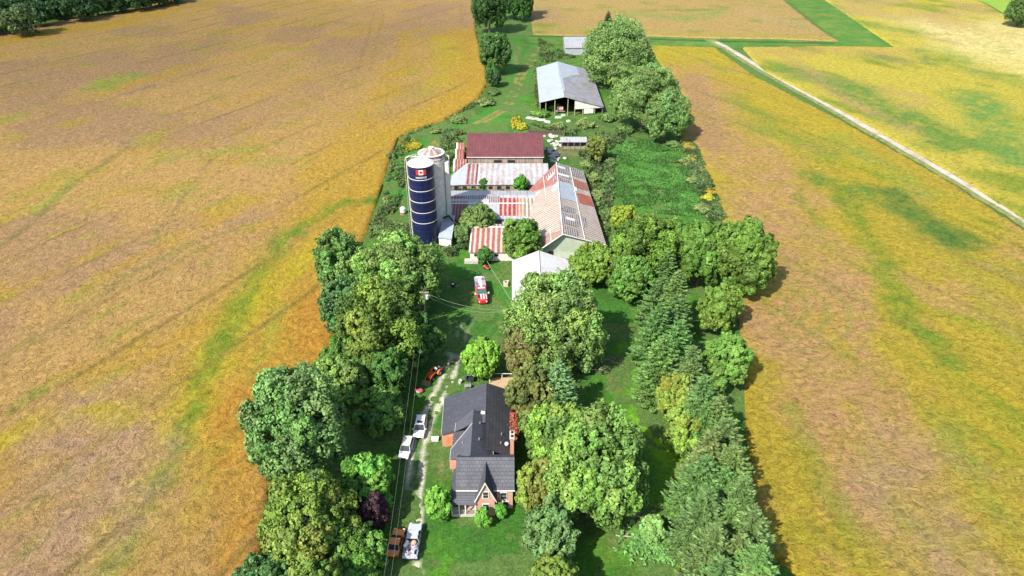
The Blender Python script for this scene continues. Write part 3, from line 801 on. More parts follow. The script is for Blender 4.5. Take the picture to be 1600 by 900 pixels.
# weedy shrubs along the pasture and ruins
shr = [((912, 262, 938, 290), 0), ((918, 288, 946, 318), 0), ((938, 262, 964, 292), 1), ((936, 318, 960, 346), 1), ((944, 240, 966, 264), 1), ((905, 246, 925, 264), 0),
       ((712, 222, 734, 248), 1), ((698, 262, 716, 290), 2), ((694, 290, 708, 308), 2), ((832, 168, 858, 184), 2), ((858, 160, 880, 172), 2), ((936, 170, 964, 192), 1), ((960, 186, 990, 212), 1), ((900, 182, 930, 200), 0),
       ((806, 186, 826, 204), 3), ((1095, 296, 1115, 318), 3), ((640, 218, 660, 232), 3), ((762, 134, 782, 150), 1), ((745, 148, 775, 166), 0), ((700, 176, 730, 192), 0), ((668, 196, 690, 208), 0),
       ((604, 232, 620, 250), 1), ((590, 350, 612, 374), 1), ((612, 352, 640, 376), 1), ((640, 362, 656, 384), 1), ((596, 300, 612, 320), 0), ((860, 186, 884, 202), 0),
       ((1040, 214, 1062, 232), 1), ((1060, 240, 1082, 262), 0), ((1072, 268, 1092, 290), 0), ((1086, 312, 1112, 336), 0)]
where = ['on the strip between the gable barn and the pasture', 'in the weeds near the barns', 'on the grass near the lane', 'beside the crop field edge']
scol = [(.13, .165, .07), (.08, .13, .05), (.10, .18, .045), (.24, .22, .03)]
scn = ['grey-green', 'dark green', 'fresh green', 'yellow flowering']
places = ['just right of the gable barn, upper one', 'just right of the gable barn, middle one', 'at the left pasture edge, upper one', 'at the left pasture edge, lower one', 'at the top left corner of the pasture', 'right of the back end of the gable barn',
          'at the left end of the red-roofed barn', 'left of the white lean-to roof', 'between the white-walled silo and the white lean-to roof', 'before the left front of the machine shed', 'before the open front of the machine shed', 'before the right front corner of the machine shed', 'under the big round trees', 'between the machine shed and the small shelter',
          'at the left end of the stone ruin', 'at the right edge of the pasture beside the crop field', 'beside the lane behind the silos', 'at the crop field edge under the leaning lane tree', 'at the crop field edge where the lane bends', 'at the crop field edge behind the red-roofed barn', 'at the crop field edge up-lane from the silos',
          'at the field corner left of the silos', 'at the lower end of the field strip left of the blue silo', 'between the field strip and the foot of the blue silo', 'at the left foot of the blue silo', 'half way down the field strip left of the blue silo', 'behind the small shelter by the stones',
          'at the far right corner of the pasture', 'on the right pasture edge, upper one', 'on the right pasture edge, middle one', 'on the right pasture edge, lower one']
for (bx, t), pl in zip(shr, places):
    tree(bx, scol[t], scn[t] + ' bush ' + pl, cat='shrub', name='bush', group='weedy bushes around the farmyard', nb=11, leaf=.17, lump=1.3, dens=1.1, flat=.5)

# ---- the windbreak of spruces
row = [(1046, 392, 0), (1062, 420, 1), (1036, 432, 0), (1060, 458, 1), (1034, 472, 0), (1064, 500, 1), (1042, 522, 0), (1085, 540, 1), (1078, 566, 0), (1104, 584, 1), (1128, 618, 2), (1108, 628, 0),
       (1140, 652, 2), (1116, 670, 0), (1150, 694, 2), (1106, 712, 0), (1136, 730, 1), (1166, 742, 2), (1110, 762, 0), (1148, 780, 1), (1182, 792, 2), (1122, 818, 0), (1162, 832, 1), (1192, 850, 2), (1134, 872, 0), (1176, 886, 1), (1208, 905, 2), (1146, 930, 0), (1192, 945, 1)]
num = ['first', 'second', 'third', 'fourth', 'fifth', 'sixth', 'seventh', 'eighth', 'ninth', 'tenth', 'eleventh', 'twelfth', 'thirteenth']
cnt = [0, 0, 0]; side = ['lawn side', 'middle', 'field side']
rr = random.Random(4)
for u, v, s in row:
    H = rr.uniform(10.5, 14.5); k = cnt[s]; cnt[s] += 1
    tn = (.070 * rr.uniform(.85, 1.2), .125 * rr.uniform(.9, 1.12) * .92, .042)
    spruce(u, v, H, rr.uniform(3.6, 5.1), tn, 'spruce in the windbreak, %s from its far end on the %s' % (num[k], side[s]), 'spruces of the windbreak', droop=rr.uniform(.22, .4), dens=rr.uniform(.85, 1.3))

# ---- the wood at the far left corner
rr = random.Random(9)
k = 0
for rowi in range(3):
    for i in range(11 if rowi < 2 else 9):
        u = -30 + i * 30 + rr.uniform(-7, 7); edge = 47 - .165 * max(u, 0) - (0 if u > 0 else u * .2)
        sz = rr.uniform(19, 26); v = edge - 15 - rowi * 13 + rr.uniform(-4, 3)
        if v < -45: continue
        t = [(.034, .07, .03), (.045, .085, .032), (.038, .075, .034)][rr.randrange(3)]
        if rowi == 0 and i == 2: t = (.075, .11, .055); sz = 30; v += 4
        rn = ['front', 'second', 'back'][rowi]
        lb = 'dark tree of the far wood, %s from the left in its %s row' % (num[i], rn)
        if rowi == 0 and i == 2: lb = 'paler rounded tree bulging from the front of the far wood'
        tree((u - sz, v - sz * .8, u + sz, v + sz * .75), t, lb, group='trees of the far wood', nb=16, dens=.55, leaf=.42); k += 1
# ================================================================== BUILDINGS
GALV = (.52, .56, .60); WHITE = (.70, .70, .70); RUST = (.30, .085, .05)
M_GALVX = corrugated('galvanised_roofing_x', (.40, .43, .46), (.28, .13, .08), .2, 'X', .9, .25)
M_GALVY = corrugated('galvanised_roofing_y', (.40, .46, .53), (.28, .12, .07), .10, 'Y', .9, .2)
M_SHEDROOF = corrugated('shed_roofing_blotched', (.40, .43, .49), (.17, .11, .10), .44, 'Y', .5, .25, patch=.35)
M_LEANTO = corrugated('lean_to_roofing_streaked', (.47, .50, .53), (.30, .14, .08), .30, 'X', 1.6, .22, patch=.12)
M_REDWHITE = corrugated('red_white_striped_roofing', (.52, .45, .41), (.36, .13, .09), .66, 'X', 1.25, 1.25, patch=.15)
M_RUSTX = corrugated('rusty_red_sheets_x', (.40, .27, .24), (.22, .06, .048), .74, 'X', .8, .7)
M_RUSTY = corrugated('rusty_red_sheets_y', (.45, .30, .27), (.34, .09, .06), .75, 'Y', .8, .7)
M_STRIPEY = corrugated('white_brown_striped_roofing', (.54, .50, .46), (.33, .23, .16), .58, 'Y', .95, 1.1, patch=.1)
M_STRIPEX = corrugated('white_brown_striped_roofing_x', (.55, .52, .48), (.28, .20, .14), .58, 'X', .95, 1.2, patch=.1)
M_BARERAFT = corrugated('bare_grey_laths', (.44, .40, .38), (.15, .125, .13), .55, 'X', .55, 1.0, patch=.5)
M_BRICKRED = corrugated('plum_red_roofing', (.175, .06, .066), (.11, .045, .045), .45, 'X', .8, .2)
M_TIMBER = boards('grey_barn_boards', (.24, .19, .16), 'X', .3)
M_TIMBERY = boards('grey_barn_boards_side', (.24, .19, .16), 'Y', .3)
M_DARK = simple('dark_interior', (.02, .018, .016), .95)
M_WHITEW = simple('white_painted_wall', (.62, .61, .56), .7, 0, .25, 1.5)
M_GREENW = simple('pale_green_siding', (.48, .54, .42), .7, 0, .12, 1.2)
M_CONC = simple('concrete', (.42, .39, .35), .9, 0, .25, 1.2, .02)
M_STONE = simple('pale_stone', (.42, .40, .36), .9, 0, .3, 2.5, .05)
M_TRIM = simple('white_trim', (.60, .59, .56), .5, 0, .06)
M_MEMB = corrugated('white_roofing', (.58, .58, .58), (.40, .37, .32), .16, 'Y', 1.3, .12)
M_SHING = shingle('slate_grey_metal_tile', (.085, .088, .105), .55, .38)
M_SHING2 = shingle('slate_grey_metal_tile_side', (.075, .078, .098), .5, .3, 'X')
M_SMOOTHR = corrugated('dark_grey_sheet', (.068, .072, .092), (.11, .115, .135), .35, 'Y', 1.0, .1, patch=.5)
M_BRICK = brick('orange_brick', (.50, .225, .15))
M_GLASS = simple('window_glass', (.03, .04, .05), .08, 0, .1)
n = N('blue_enamel_steel'); co = n.coord()
sw = n.n('ShaderNodeTexWave', wave_type='BANDS', bands_direction='Z', wave_profile='SAW'); sw.inputs['Scale'].default_value = .314 / 1.42; n.l(co, sw.inputs[0])
sk = n.noise(n.coord(scale=(2.2, 2.2, .12)), 1.0, 6, .7)
c0 = n.ramp(sk, [(.35, (.006, .009, .036)), (.6, (.010, .015, .065)), (.8, (.03, .038, .10))])
n.color(n.mix(n.rampv(sw.outputs['Fac'], .0, .07, .75, 0.), c0, (.045, .055, .12))); n.b.inputs['Roughness'].default_value = .38
M_SILO = n.mat
M_SILOW = simple('white_enamel_steel', (.66, .66, .65), .4, 0, .05)
M_RED = simple('red_paint', (.55, .03, .03), .4, 0, .1)
M_STAVE = simple('whitewashed_staves', (.62, .58, .53), .85, 0, .2, 1.2)
M_STEEL = simple('galvanised_steel', (.5, .5, .5), .4, .6, .1)
M_WOOD = simple('weathered_wood', (.32, .26, .19), .85, 0, .25, 3)
M_TANWOOD = simple('tan_decking', (.42, .30, .18), .8, 0, .2, 3)

def bld(name, u, v, label, cat, z=0, group=None):
    p = P(u, v, z); return thing(name, (p.x, p.y, 0), label, cat, group)
def rp(pts): return [P(*p) for p in pts]
def V3(*a): return Vector(a)

# ---- machine shed (open front) at the north end
r = bld('machine_shed', 880, 165, 'large pale metal machine shed with open front and rust-blotched right roof slope', 'shed')
A, B, C_, D = V3(9.9, 243, 4.4), V3(10.2, 290, 4.4), V3(18.9, 289, 7.2), V3(18.6, 240.6, 7.2)
E1, F1 = V3(33.2, 243.2, 2.7), V3(33.4, 292, 2.7)
mb = MB(); mb.slab([A, B, C_, D], .14); mb.build('roof', M_GALVY, r, True)
E0 = D.lerp(E1, .0)
mb = MB(); mb.slab([D + V3(.02, 0, -.02), C_ + V3(.02, 0, -.02), F1, E1], .14); mb.build('roof', M_SHEDROOF, r, True)['label'] = 'roof slope blotched brown with rust'
mb = MB(); mb.slab([V3(18.7, 262, 7.32), V3(18.75, 289, 7.32), V3(27, 290, 4.72), V3(27, 278, 4.72), V3(23, 272, 5.95)], .08); mb.build('roof_sheet', M_GALVY, r, True)
mb = MB(); mb.slab([V3(18.4, 248, 7.45), V3(18.4, 275, 7.45), V3(19.5, 275, 7.2), V3(19.5, 248, 7.2)], .2); mb.build('ridge_cap', M_GALVY, r, True)
mb = MB(); mb.wall((10.3, 244), (10.4, 289.5), 4.2, 4.2, .15); mb.wall((10.5, 289.3), (18.9, 289), 4.2, 7.0, .15); mb.wall((18.9, 288.9), (33, 291.6), 6.9, 2.5, .15); mb.wall((33, 291.4), (32.9, 244), 2.5, 2.5, .15)
mb.build('wall', M_TIMBERY, r, True)
mb = MB()   # white sheet hanging in the right half of the front
mb.wall((22.6, 241.8), (33, 243.6), 5.6, 2.5, .12, 2.3); mb.wall((26, 242.5), (29.5, 243.1), 2.3, 2.3, .12, .4)
mb.build('front_panel', M_WHITEW, r, True)
for x, y, h in ((12.2, 243.2, 5.), (15.4, 242.2, 6.), (20.0, 241.4, 6.6), (22.6, 241.9, 5.8), (25.6, 242.6, 2.4), (30, 243.4, 2.4)):
    mb = MB(); mb.box((x, y, h / 2), (.25, .25, h)); mb.build('post', M_WOOD, r, True)
# machine standing inside
t = thing('farm_machine', (17.6, 244.6, 0), 'old rusty pink and grey farm machine with round drum parked in the open machine shed', 'farm machine')
mb = MB(); mb.tube((-1, .2, 1.5), (1., .2, 1.5), .95, .95, 18); mb.build('drum', simple('faded_pink_paint', (.42, .22, .22), .6), t)
mb = MB(); mb.box((0, .6, .7), (3.4, 2.2, .25)); mb.box((-1.2, -.9, .8), (.2, 1.6, .2)); mb.build('frame', M_STEEL, t)
for sx in (-1.6, 1.6):
    mb = MB(); mb.tube((sx, .9, .5), (sx + .3, .9, .5), .5, .5, 14); mb.build('wheel', M_DARK, t)

# ---- small metal shed further north
r = bld('small_metal_shed', 900, 86, 'small white-roofed metal shed at the far end, behind the machine shed', 'shed')
x0, x1, y0, y1 = 25.2, 37.2, 330, 345
mb = MB(); mb.slab([V3(x0 - .3, y0 - .5, 3.3), V3(x1 + .3, y0 - .5, 3.3), V3(x1 + .3, y1 + .3, 4.8), V3(x0 - .3, y1 + .3, 4.8)], .14); mb.build('roof', M_GALVX, r, True)
mb = MB(); mb.wall((x0, y0), (x1, y0), 3.2, 3.2); mb.wall((x1, y0 + .12), (x1, y1), 3.2, 4.6); mb.wall((x0, y0 + .12), (x0, y1), 3.2, 4.6); mb.wall((x0 + .1, y1), (x1 - .1, y1), 4.6, 4.6)
mb.build('wall', simple('grey_siding', (.30, .33, .36), .6, 0, .15, .8), r, True)

# ---- open shelter by the stones
r = bld('open_shelter', 895, 232, 'small open-fronted shelter with pale flat roof beside the heap of white stones', 'shelter')
a, b = V3(15.4, 211.2, 3.1), V3(24.0, 211.2, 3.1); c, d = V3(24.0, 208.2, 2.5), V3(15.6, 208.2, 2.5)
mb = MB(); mb.slab([a, b, c, d], .14); mb.build('roof', M_GALVX, r, True)
mb = MB(); mb.wall((15.8, 211), (23.8, 211), 2.9, 2.9, .12); mb.wall((15.8, 210.9), (15.8, 208.6), 2.9, 2.4, .12); mb.wall((23.8, 210.9), (23.8, 208.6), 2.9, 2.4, .12); mb.wall((15.9, 208.6), (23.7, 208.6), .9, .9, .12); mb.build('wall', M_TIMBER, r, True)
for i in range(5):
    mb = MB(); mb.box((15.9 + i * 1.96, 208.45, 1.2), (.14, .14, 2.4)); mb.build('post', M_WOOD, r, True)

# ---- red-roofed barn
r = bld('red_roofed_barn', 790, 256, 'timber barn with plum-red metal roof and weathered grey boards', 'barn')
x0, x1 = -12.9, 9.0; yf, yb = 188.4, 205.5; ym = 197; ze = 5.6; zr = 9.5
mb = MB(); mb.slab([V3(x0 - .4, yf - .6, ze - .1), V3(x1 + .3, yf - .6, ze - .1), V3(x1 + .3, ym, zr), V3(x0 - .4, ym, zr)], .16)
mb.slab([V3(x0 - .4, ym + .003, zr), V3(x1 + .3, ym + .003, zr), V3(x1 + .3, yb + .6, ze - .1), V3(x0 - .4, yb + .6, ze - .1)], .16); mb.build('roof', M_BRICKRED, r, True)
mb = MB(); mb.wall((x0, yf), (x1, yf), ze - .1, ze - .1, .2); mb.wall((x0, yb), (x1, yb), ze - .1, ze - .1, .2)
for x in (x0 + .1, x1 - .1):
    mb.slab([V3(x - .1, yf + .1, 0), V3(x - .1, yb - .1, 0), V3(x - .1, yb - .1, ze - .1), V3(x - .1, ym, zr - .25), V3(x - .1, yf + .1, ze - .1)], dz=(.2, 0, 0))
mb.build('wall', M_TIMBER, r, True)
mb = MB(); mb.box(((x0 + x1) / 2, yf - .62, ze - .17), (x1 - x0 + .7, .08, .16)); mb.build('eave_board', M_TRIM, r, True)
for xx in (-4.2, -.2):
    mb = MB(); mb.box((xx, yf - .12, 4.0), (2.2, .1, .8)); mb.build('opening', M_DARK, r, True)

# ---- lean-to with white roof before it
r = bld('long_lean_to', 780, 289, 'long lean-to with pale metal roof streaked with rust, against the red-roofed barn', 'lean-to')
a, b, c, d = V3(-13.2, 187.75, 3.6), V3(10.5, 187.75, 3.6), V3(10.5, 175.5, 2.3), V3(-13.2, 175.5, 2.3)
mb = MB(); mb.slab([a, b, c, d], .12); mb.build('roof', M_LEANTO, r, True)
e = V3(-17.4, 175.5, 2.1); f = V3(-17.2, 182.4, 2.3)
mb = MB(); mb.slab([V3(-13.205, 187.75, 3.6), V3(-13.205, 175.5, 2.3), e, f], .12); mb.build('roof_wing', M_GALVY, r, True)
mb = MB(); mb.slab([V3(-12.9, 187.3, 3.63), V3(-12.0, 187.3, 3.63), V3(-12.0, 175.6, 2.37), V3(-12.9, 175.6, 2.37)], .05)
mb.slab([V3(-11.5, 187.3, 3.63), V3(-10.9, 187.3, 3.63), V3(-10.9, 175.6, 2.37), V3(-11.5, 175.6, 2.37)], .05)
mb.slab([V3(-10.3, 187.3, 3.63), V3(-9.8, 187.3, 3.63), V3(-9.8, 175.6, 2.37), V3(-10.3, 175.6, 2.37)], .05); mb.build('roof_sheet', M_RUSTX, r, True)['label'] = 'dark rusty roof sheets at the left end'
mb = MB(); mb.wall((-16.9, 175.9), (10.3, 175.9), 2.0, 2.2, .2); mb.wall((-16.9, 176.1), (-16.8, 182.2), 2.0, 2.1, .2); mb.build('wall', M_TIMBER, r, True)
for i in range(9):
    mb = MB(); mb.box((-15.6 + i * 2.4, 175.75, 1.3), (1.1, .1, .8)); mb.build('window', M_DARK, r, True)

# ---- little red and white gabled annexe at the barn's left end
r = bld('gabled_annexe', 715, 240, 'annexe with small faded red gables edged white, left of the red-roofed barn', 'annexe')
for k, (y, w_) in enumerate(((203.5, 3.0), (198.5, 3.0), (191, 4.6))):
    xa, xb = -17.2, (-14.6 if k < 2 else -13.4)
    mb = MB(); zz = 3.6 - (.2 * k)
    mb.slab([V3(xa, y - w_, zz - 1.6), V3(xb, y - w_, zz - 1.6), V3(xb, y, zz + .4), V3(xa, y, zz + .4)], .1)
    mb.slab([V3(xa, y + .003, zz + .4), V3(xb, y + .003, zz + .4), V3(xb, y + w_ * .6, zz - .8), V3(xa, y + w_ * .6, zz - .8)], .1)
    mb.build('roof', M_RUSTX, r, True)
    mb = MB(); mb.slab([V3(xa + .1, y - w_ + .1, 0), V3(xa + .1, y + w_ * .55, 0), V3(xa + .1, y + w_ * .55, zz - .9), V3(xa + .1, y, zz + .2), V3(xa + .1, y - w_ + .1, zz - 1.75)], dz=(.15, 0, 0)); mb.build('wall', M_WHITEW, r, True)
    mb = MB(); mb.slab([V3(xa - .05, y - w_, zz - 1.52), V3(xa + .3, y - w_, zz - 1.52), V3(xa + .3, y, zz + .5), V3(xa - .05, y, zz + .5)], .07); mb.build('verge_board', M_TRIM, r, True)

# ---- long rusty barn running to the silos
r = bld('long_rusty_barn', 770, 330, 'long low barn between silos and gable barn, roof patched white, grey and red', 'barn')
x0, x1 = -18.6, 8.0; yr = 163.5; yb = 168; yf = 153.6; zr = 4.6; zb = 3.9; zf = 2.6
mb = MB(); mb.slab([V3(x0, yr, zr), V3(x1, yr, zr), V3(x1, yb, zb), V3(x0, yb, zb)], .12)
mb.build('rear_roof', M_GALVX, r, True)
def msl(xa, xb, ta, tb, mat, nm='roof_sheet', lift=.0, lab=None):
    """sheet on the front slope; t runs 0 at the ridge to 1 at the eave"""
    mb = MB(); q = lambda x, t: V3(x, yr + (yf - yr) * t, zr + (zf - zr) * t + lift)
    mb.slab([q(xa, ta), q(xb, ta), q(xb, tb), q(xa, tb)], .06 if lift else .12); o = mb.build(nm, mat, r, True)
    if lab: o['label'] = lab
    return o
msl(x0, x1, 0.001, 1, M_GALVX, 'roof')
msl(-3.2, 1.6, .12, .86, corrugated('bright_red_sheets', (.48, .34, .30), (.30, .055, .045), .74, 'X', 1.15, .9), lift=.09, lab='bright red and white striped roof sheets')
msl(1.62, 3.4, .12, .86, corrugated('orange_rust_sheets', (.50, .42, .36), (.38, .18, .10), .5, 'X', .9, .6), lift=.09)
msl(3.42, 9.5, .14, .9, M_STRIPEX, lift=.09, lab='white and brown striped roof sheets')
msl(-16.8, -11.5, .28, .98, M_RUSTX, lift=.09, lab='rusty red roof sheets near the silos')
msl(-12, -6.2, .02, .16, M_BARERAFT, lift=.09, lab='bare laths where sheets are missing')
msl(-6.1, -3.4, .05, .32, M_BARERAFT, lift=.10); msl(-17.5, -12.2, .04, .15, M_RUSTX, lift=.09)
msl(-16, 3.2, .34, .38, M_TRIM, 'seam_strip', lift=.12)
mb = MB(); mb.wall((x0 + .2, yf + .4), (6.5, yf + .4), zf - .05, zf - .05, .2); mb.wall((x0 + .2, yb - .4), (x1, yb - .4), zb - .1, zb - .1, .2); mb.wall((x0 + .2, yf + .6), (x0 + .2, yb - .6), zf - .1, zb - .1, .2); mb.build('wall', M_TIMBER, r, True)
mb = MB(); mb.slab([V3(-2.5, 153.5, 2.45), V3(6.2, 153.5, 2.45), V3(6.2, 151.6, 2.2), V3(-2.5, 151.6, 2.2)], .1); mb.build('eave_roof', M_GALVX, r, True)
for i in range(3):
    mb = MB(); mb.box((-1.2 + i * 2.4, 153.85, 1.1), (1.5, .12, 1.2)); mb.build('window', M_DARK, r, True)

# ---- red striped shed
r = bld('red_striped_shed', 780, 398, 'low shed with red and white striped metal roof, nearest the farmyard grass', 'shed')
x0, x1 = -9.9, 5.0; zt, zb = 3.5, 2.5; yt, ybm = 147.6, 137.0
mb = MB(); mb.slab([V3(x0, ybm, zb), V3(x1, ybm, zb), V3(x1, yt, zt), V3(x0 + .1, yt, zt)], .12); mb.build('roof', M_REDWHITE, r, True)
mb = MB(); mb.slab([V3(x0 + .1, yt + .003, zt), V3(x1, yt + .003, zt), V3(x1, yt + 2.6, zt - .5), V3(x0 + .1, yt + 2.6, zt - .5)], .12)
mb.build('rear_roof', M_STRIPEX, r, True)
mb = MB(); mb.slab([V3(x0 - .1, yt - .3, zt + .08), V3(x1, yt - .3, zt + .08), V3(x1, yt + .25, zt + .08), V3(x0 - .1, yt + .25, zt + .08)], .05)
mb.slab([V3(x0 - .06, ybm - .05, zb + .06), V3(x0 + .3, ybm - .05, zb + .06), V3(x0 + .4, yt - .31, zt + .06), V3(x0 + .04, yt - .31, zt + .06)], .05); mb.build('edge_trim', M_TRIM, r, True)
mb = MB(); mb.wall((x0 + .3, ybm + .5), (x1 - .2, ybm + .5), zb - .05, zb - .05, .25); mb.wall((x0 + .3, ybm + .7), (x0 + .3, yt + 2.2), zb - .1, 2.9, .25); mb.wall((x1 - .2, ybm + .7), (x1 - .2, yt + 2.2), zb - .1, 2.9, .25); mb.wall((x0 + .5, yt + 2.2), (x1 - .4, yt + 2.2), 2.9, 2.9, .2); mb.build('wall', M_WHITEW, r, True)
for x in (-8.3, -3.6, -.4, 2.6):
    mb = MB(); mb.box((x, ybm + .36, 1.5), (.9, .08, .7)); o = mb.build('window', M_DARK, r, True)
    mb = MB(); mb.box((x, ybm + .32, 1.1), (1.1, .12, .1)); q = mb.build('sill', M_TRIM, r, True)
mb = MB(); mb.box((-9.4, 136.6, .35), (3.2, 1.4, .7)); mb.build('stone_footing', M_STONE, r, True)

# ---- gable barn
r = bld('gable_barn', 880, 400, 'big wide gable barn with decayed striped roof and pale green front gable', 'barn')
RB, RF = V3(12.4, 179.5, 7.2), V3(11.5, 137.0, 7.2)
LB1, LB2, LF = V3(4.0, 168.2, 3.4), V3(4.0, 168, 3.4), V3(5.9, 135.8, 3.4)
RBk, RFr = V3(20.3, 182.5, 3.5), V3(22.0, 139.4, 3.0)
def bil(a, b, c, d, s, t, lift=0.0):   # a,b ridge front/back ; d,c eave front/back
    p = a.lerp(b, t); q = d.lerp(c, t); z = p.lerp(q, s); return z + V3(0, 0, lift)
def laths(Q, s0, s1, t0, t1, seed, lab=None):
    R_ = random.Random(seed); n = max(3, int((t1 - t0) * 32)); mb = MB()
    for i in range(n):
        a, b = t0 + (t1 - t0) * i / n, t0 + (t1 - t0) * (i + .98) / n; w_ = (s1 - s0)
        sa = s0 + max(0, R_.gauss(0, .10)) * w_; sb = s1 - abs(R_.gauss(0, .13)) * w_
        if R_.random() < .12: continue
        mb.slab([bil(*Q, sa, a, .09), bil(*Q, sa, b, .09), bil(*Q, sb, b, .09), bil(*Q, sb, a, .09)], .05)
    o = mb.build('bare_laths', M_BARERAFT, r, True)
    if lab: o['label'] = lab
L4 = (RF, RB, LB2, LF); R4 = (RF, RB, RBk, RFr)
def gsl(Q, s0, s1, t0, t1, mat, nm='roof_sheet', lift=.09, lab=None, th=.06):
    mb = MB(); mb.slab([bil(*Q, s0, t0, lift), bil(*Q, s0, t1, lift), bil(*Q, s1, t1, lift), bil(*Q, s1, t0, lift)], th); o = mb.build(nm, mat, r, True)
    if lab: o['label'] = lab
    return o
gsl(L4, .0, 1, 0, 1, M_STRIPEY, 'roof', 0, th=.14); gsl(R4, .001, 1, 0, 1, M_STRIPEY, 'roof', -.004, th=.14)
gsl(L4, .0, 1.02, .70, 1.0, M_RUSTY, lift=.045, lab='rusty red sheets at the back of the left slope')
laths(L4, .04, .42, .73, .97, 1, lab='bare laths at the back of the left slope')
laths(L4, .55, .85, .75, .85, 2)
gsl(L4, .0, .95, .60, .695, M_GALVY, lab='pale sheets across the left slope'); gsl(L4, .1, .34, .84, .88, M_TRIM, lift=.2); gsl(L4, .62, .8, .79, .82, M_TRIM, lift=.2)
gsl(L4, .03, .99, .0, .17, corrugated('light_rust_sheets', (.42, .32, .26), (.34, .18, .13), .55, 'Y', .6, .3), lab='faded brown sheets at the front of the left slope')
laths(R4, .03, .47, .72, .99, 3, lab='bare laths at the back of the right slope'); laths(R4, .5, .98, .86, .99, 4)
gsl(R4, .02, .40, .80, .83, M_TRIM, lift=.15); gsl(R4, .02, .30, .92, .95, M_TRIM, lift=.15)
gsl(R4, .50, .98, .68, .80, M_RUSTY); gsl(R4, .03, .50, .46, .70, M_GALVY, lab='clean galvanised sheets on the right slope')
gsl(R4, .56, .98, .46, .60, corrugated('brick_red_sheets', (.45, .25, .2), (.40, .09, .06), .85, 'Y', .8, .5), lab='brick-red sheets near the right eave')
laths(R4, .03, .40, .0, .36, 5, lab='large patch of bare laths at the front of the right slope'); laths(R4, .40, .66, .15, .28, 6)
gsl(R4, .12, .34, .19, .22, M_TRIM, lift=.15); gsl(R4, .50, .58, .62, .68, M_TRIM, lift=.15)
mb = MB(); mb.tube(RF + V3(0, -.05, .12), RB + V3(0, 0, .12), .14, .14, 6); mb.build('ridge_cap', M_TRIM, r, True)
mb = MB()
a = bil(*L4, .46, 0, .12); b = bil(*L4, .46, .98, .12); mb.tube(a, b, .1, .1, 5)
a = bil(*R4, .50, 0, .12); b = bil(*R4, .50, .98, .12); mb.tube(a, b, .1, .1, 5); mb.build('purlin_flashing', M_TRIM, r, True)
mb = MB(); y_ = RF.y + .5
mb.slab([V3(LF.x + .5, y_, 0), V3(RFr.x - .3, y_ + 2.0, 0), V3(RFr.x - .3, y_ + 2.0, RFr.z - .1), V3(RF.x, y_, RF.z - .25), V3(LF.x + .5, y_, LF.z - .05)], dz=(0, .2, 0)); mb.build('front_wall', M_GREENW, r, True)
mb = MB(); mb.tube(LF + V3(-.1, -.1, .02), RF + V3(0, -.15, .05), .13, .13, 5); mb.tube(RF + V3(0, -.15, .05), RFr + V3(0, -.1, .02), .13, .13, 5); mb.build('rake_trim', M_TRIM, r, True)
mb = MB(); mb.wall((LB2.x + .4, LB2.y), (LF.x + .4, LF.y + 1.2), 3.2, 3.2, .2); mb.wall((RBk.x - .5, RBk.y - .8), (RFr.x - .5, RFr.y + 1.8), 3.2, 2.7, .2)
mb.slab([V3(LB2.x + .5, LB2.y + .1, 0), V3(RBk.x - .6, RBk.y - .8, 0), V3(RBk.x - .6, RBk.y - .8, 3.1), V3(RB.x, RB.y - .5, 6.9), V3(LB2.x + .5, LB2.y + .1, 3.0)], dz=(0, -.2, 0)); mb.build('wall', M_TIMBERY, r, True)
for x, z, w_, h in ((9.9, 3.5, 2.0, .35), (12.6, 3.4, 1.4, .6), (9, 1.5, 1.2, 1.6)):
    mb = MB(); mb.box((x, y_ - .0 + (x - 6.4) * .127, z), (w_, .14, h), rz=.127); mb.build('window', M_DARK, r, True)

# ---- white-roofed shed
r = bld('white_roofed_shed', 800, 460, 'shed with clean white gable roof, half hidden under the large pale green tree', 'shed')
A = V3(5.9, 131.4, 6.1); B = V3(0.0, 130.2, 4.2); C2 = V3(12.9, 130.2, 4.2)
yfz = 113.5
mb = MB(); mb.slab([B, A, V3(5.9, yfz, 6.1), V3(0, yfz, 4.2)], .14); mb.slab([A + V3(.003, 0, 0), C2, V3(12.9, yfz, 4.2), V3(5.903, yfz, 6.1)], .14); mb.build('roof', M_MEMB, r, True)
mb = MB(); mb.tube((5.9, 131.3, 6.2), (5.9, yfz + .1, 6.2), .1, .1, 5); mb.build('ridge_cap', simple('grey_flashing', (.4, .4, .42), .5), r, True)
mb = MB(); mb.wall((.35, 130), (.35, yfz + .4), 4.05, 4.05, .2); mb.wall((12.5, 130), (12.5, yfz + .4), 4.05, 4.05, .2)
mb.slab([V3(.5, yfz + .4, 0), V3(12.4, yfz + .4, 0), V3(12.4, yfz + .4, 4.05), V3(5.9, yfz + .4, 5.9), V3(.5, yfz + .4, 4.05)], dz=(0, .2, 0))
mb.slab([V3(.5, 129.8, 0), V3(12.4, 129.8, 0), V3(12.4, 129.8, 4.05), V3(5.9, 130.4, 5.9), V3(.5, 129.8, 4.05)], dz=(0, -.2, 0)); mb.build('wall', M_WHITEW, r, True)
mb = MB(); mb.box((6, yfz + .32, 1.8), (4, .12, 3.4)); mb.build('door', simple('grey_door', (.3, .31, .32), .6), r, True)

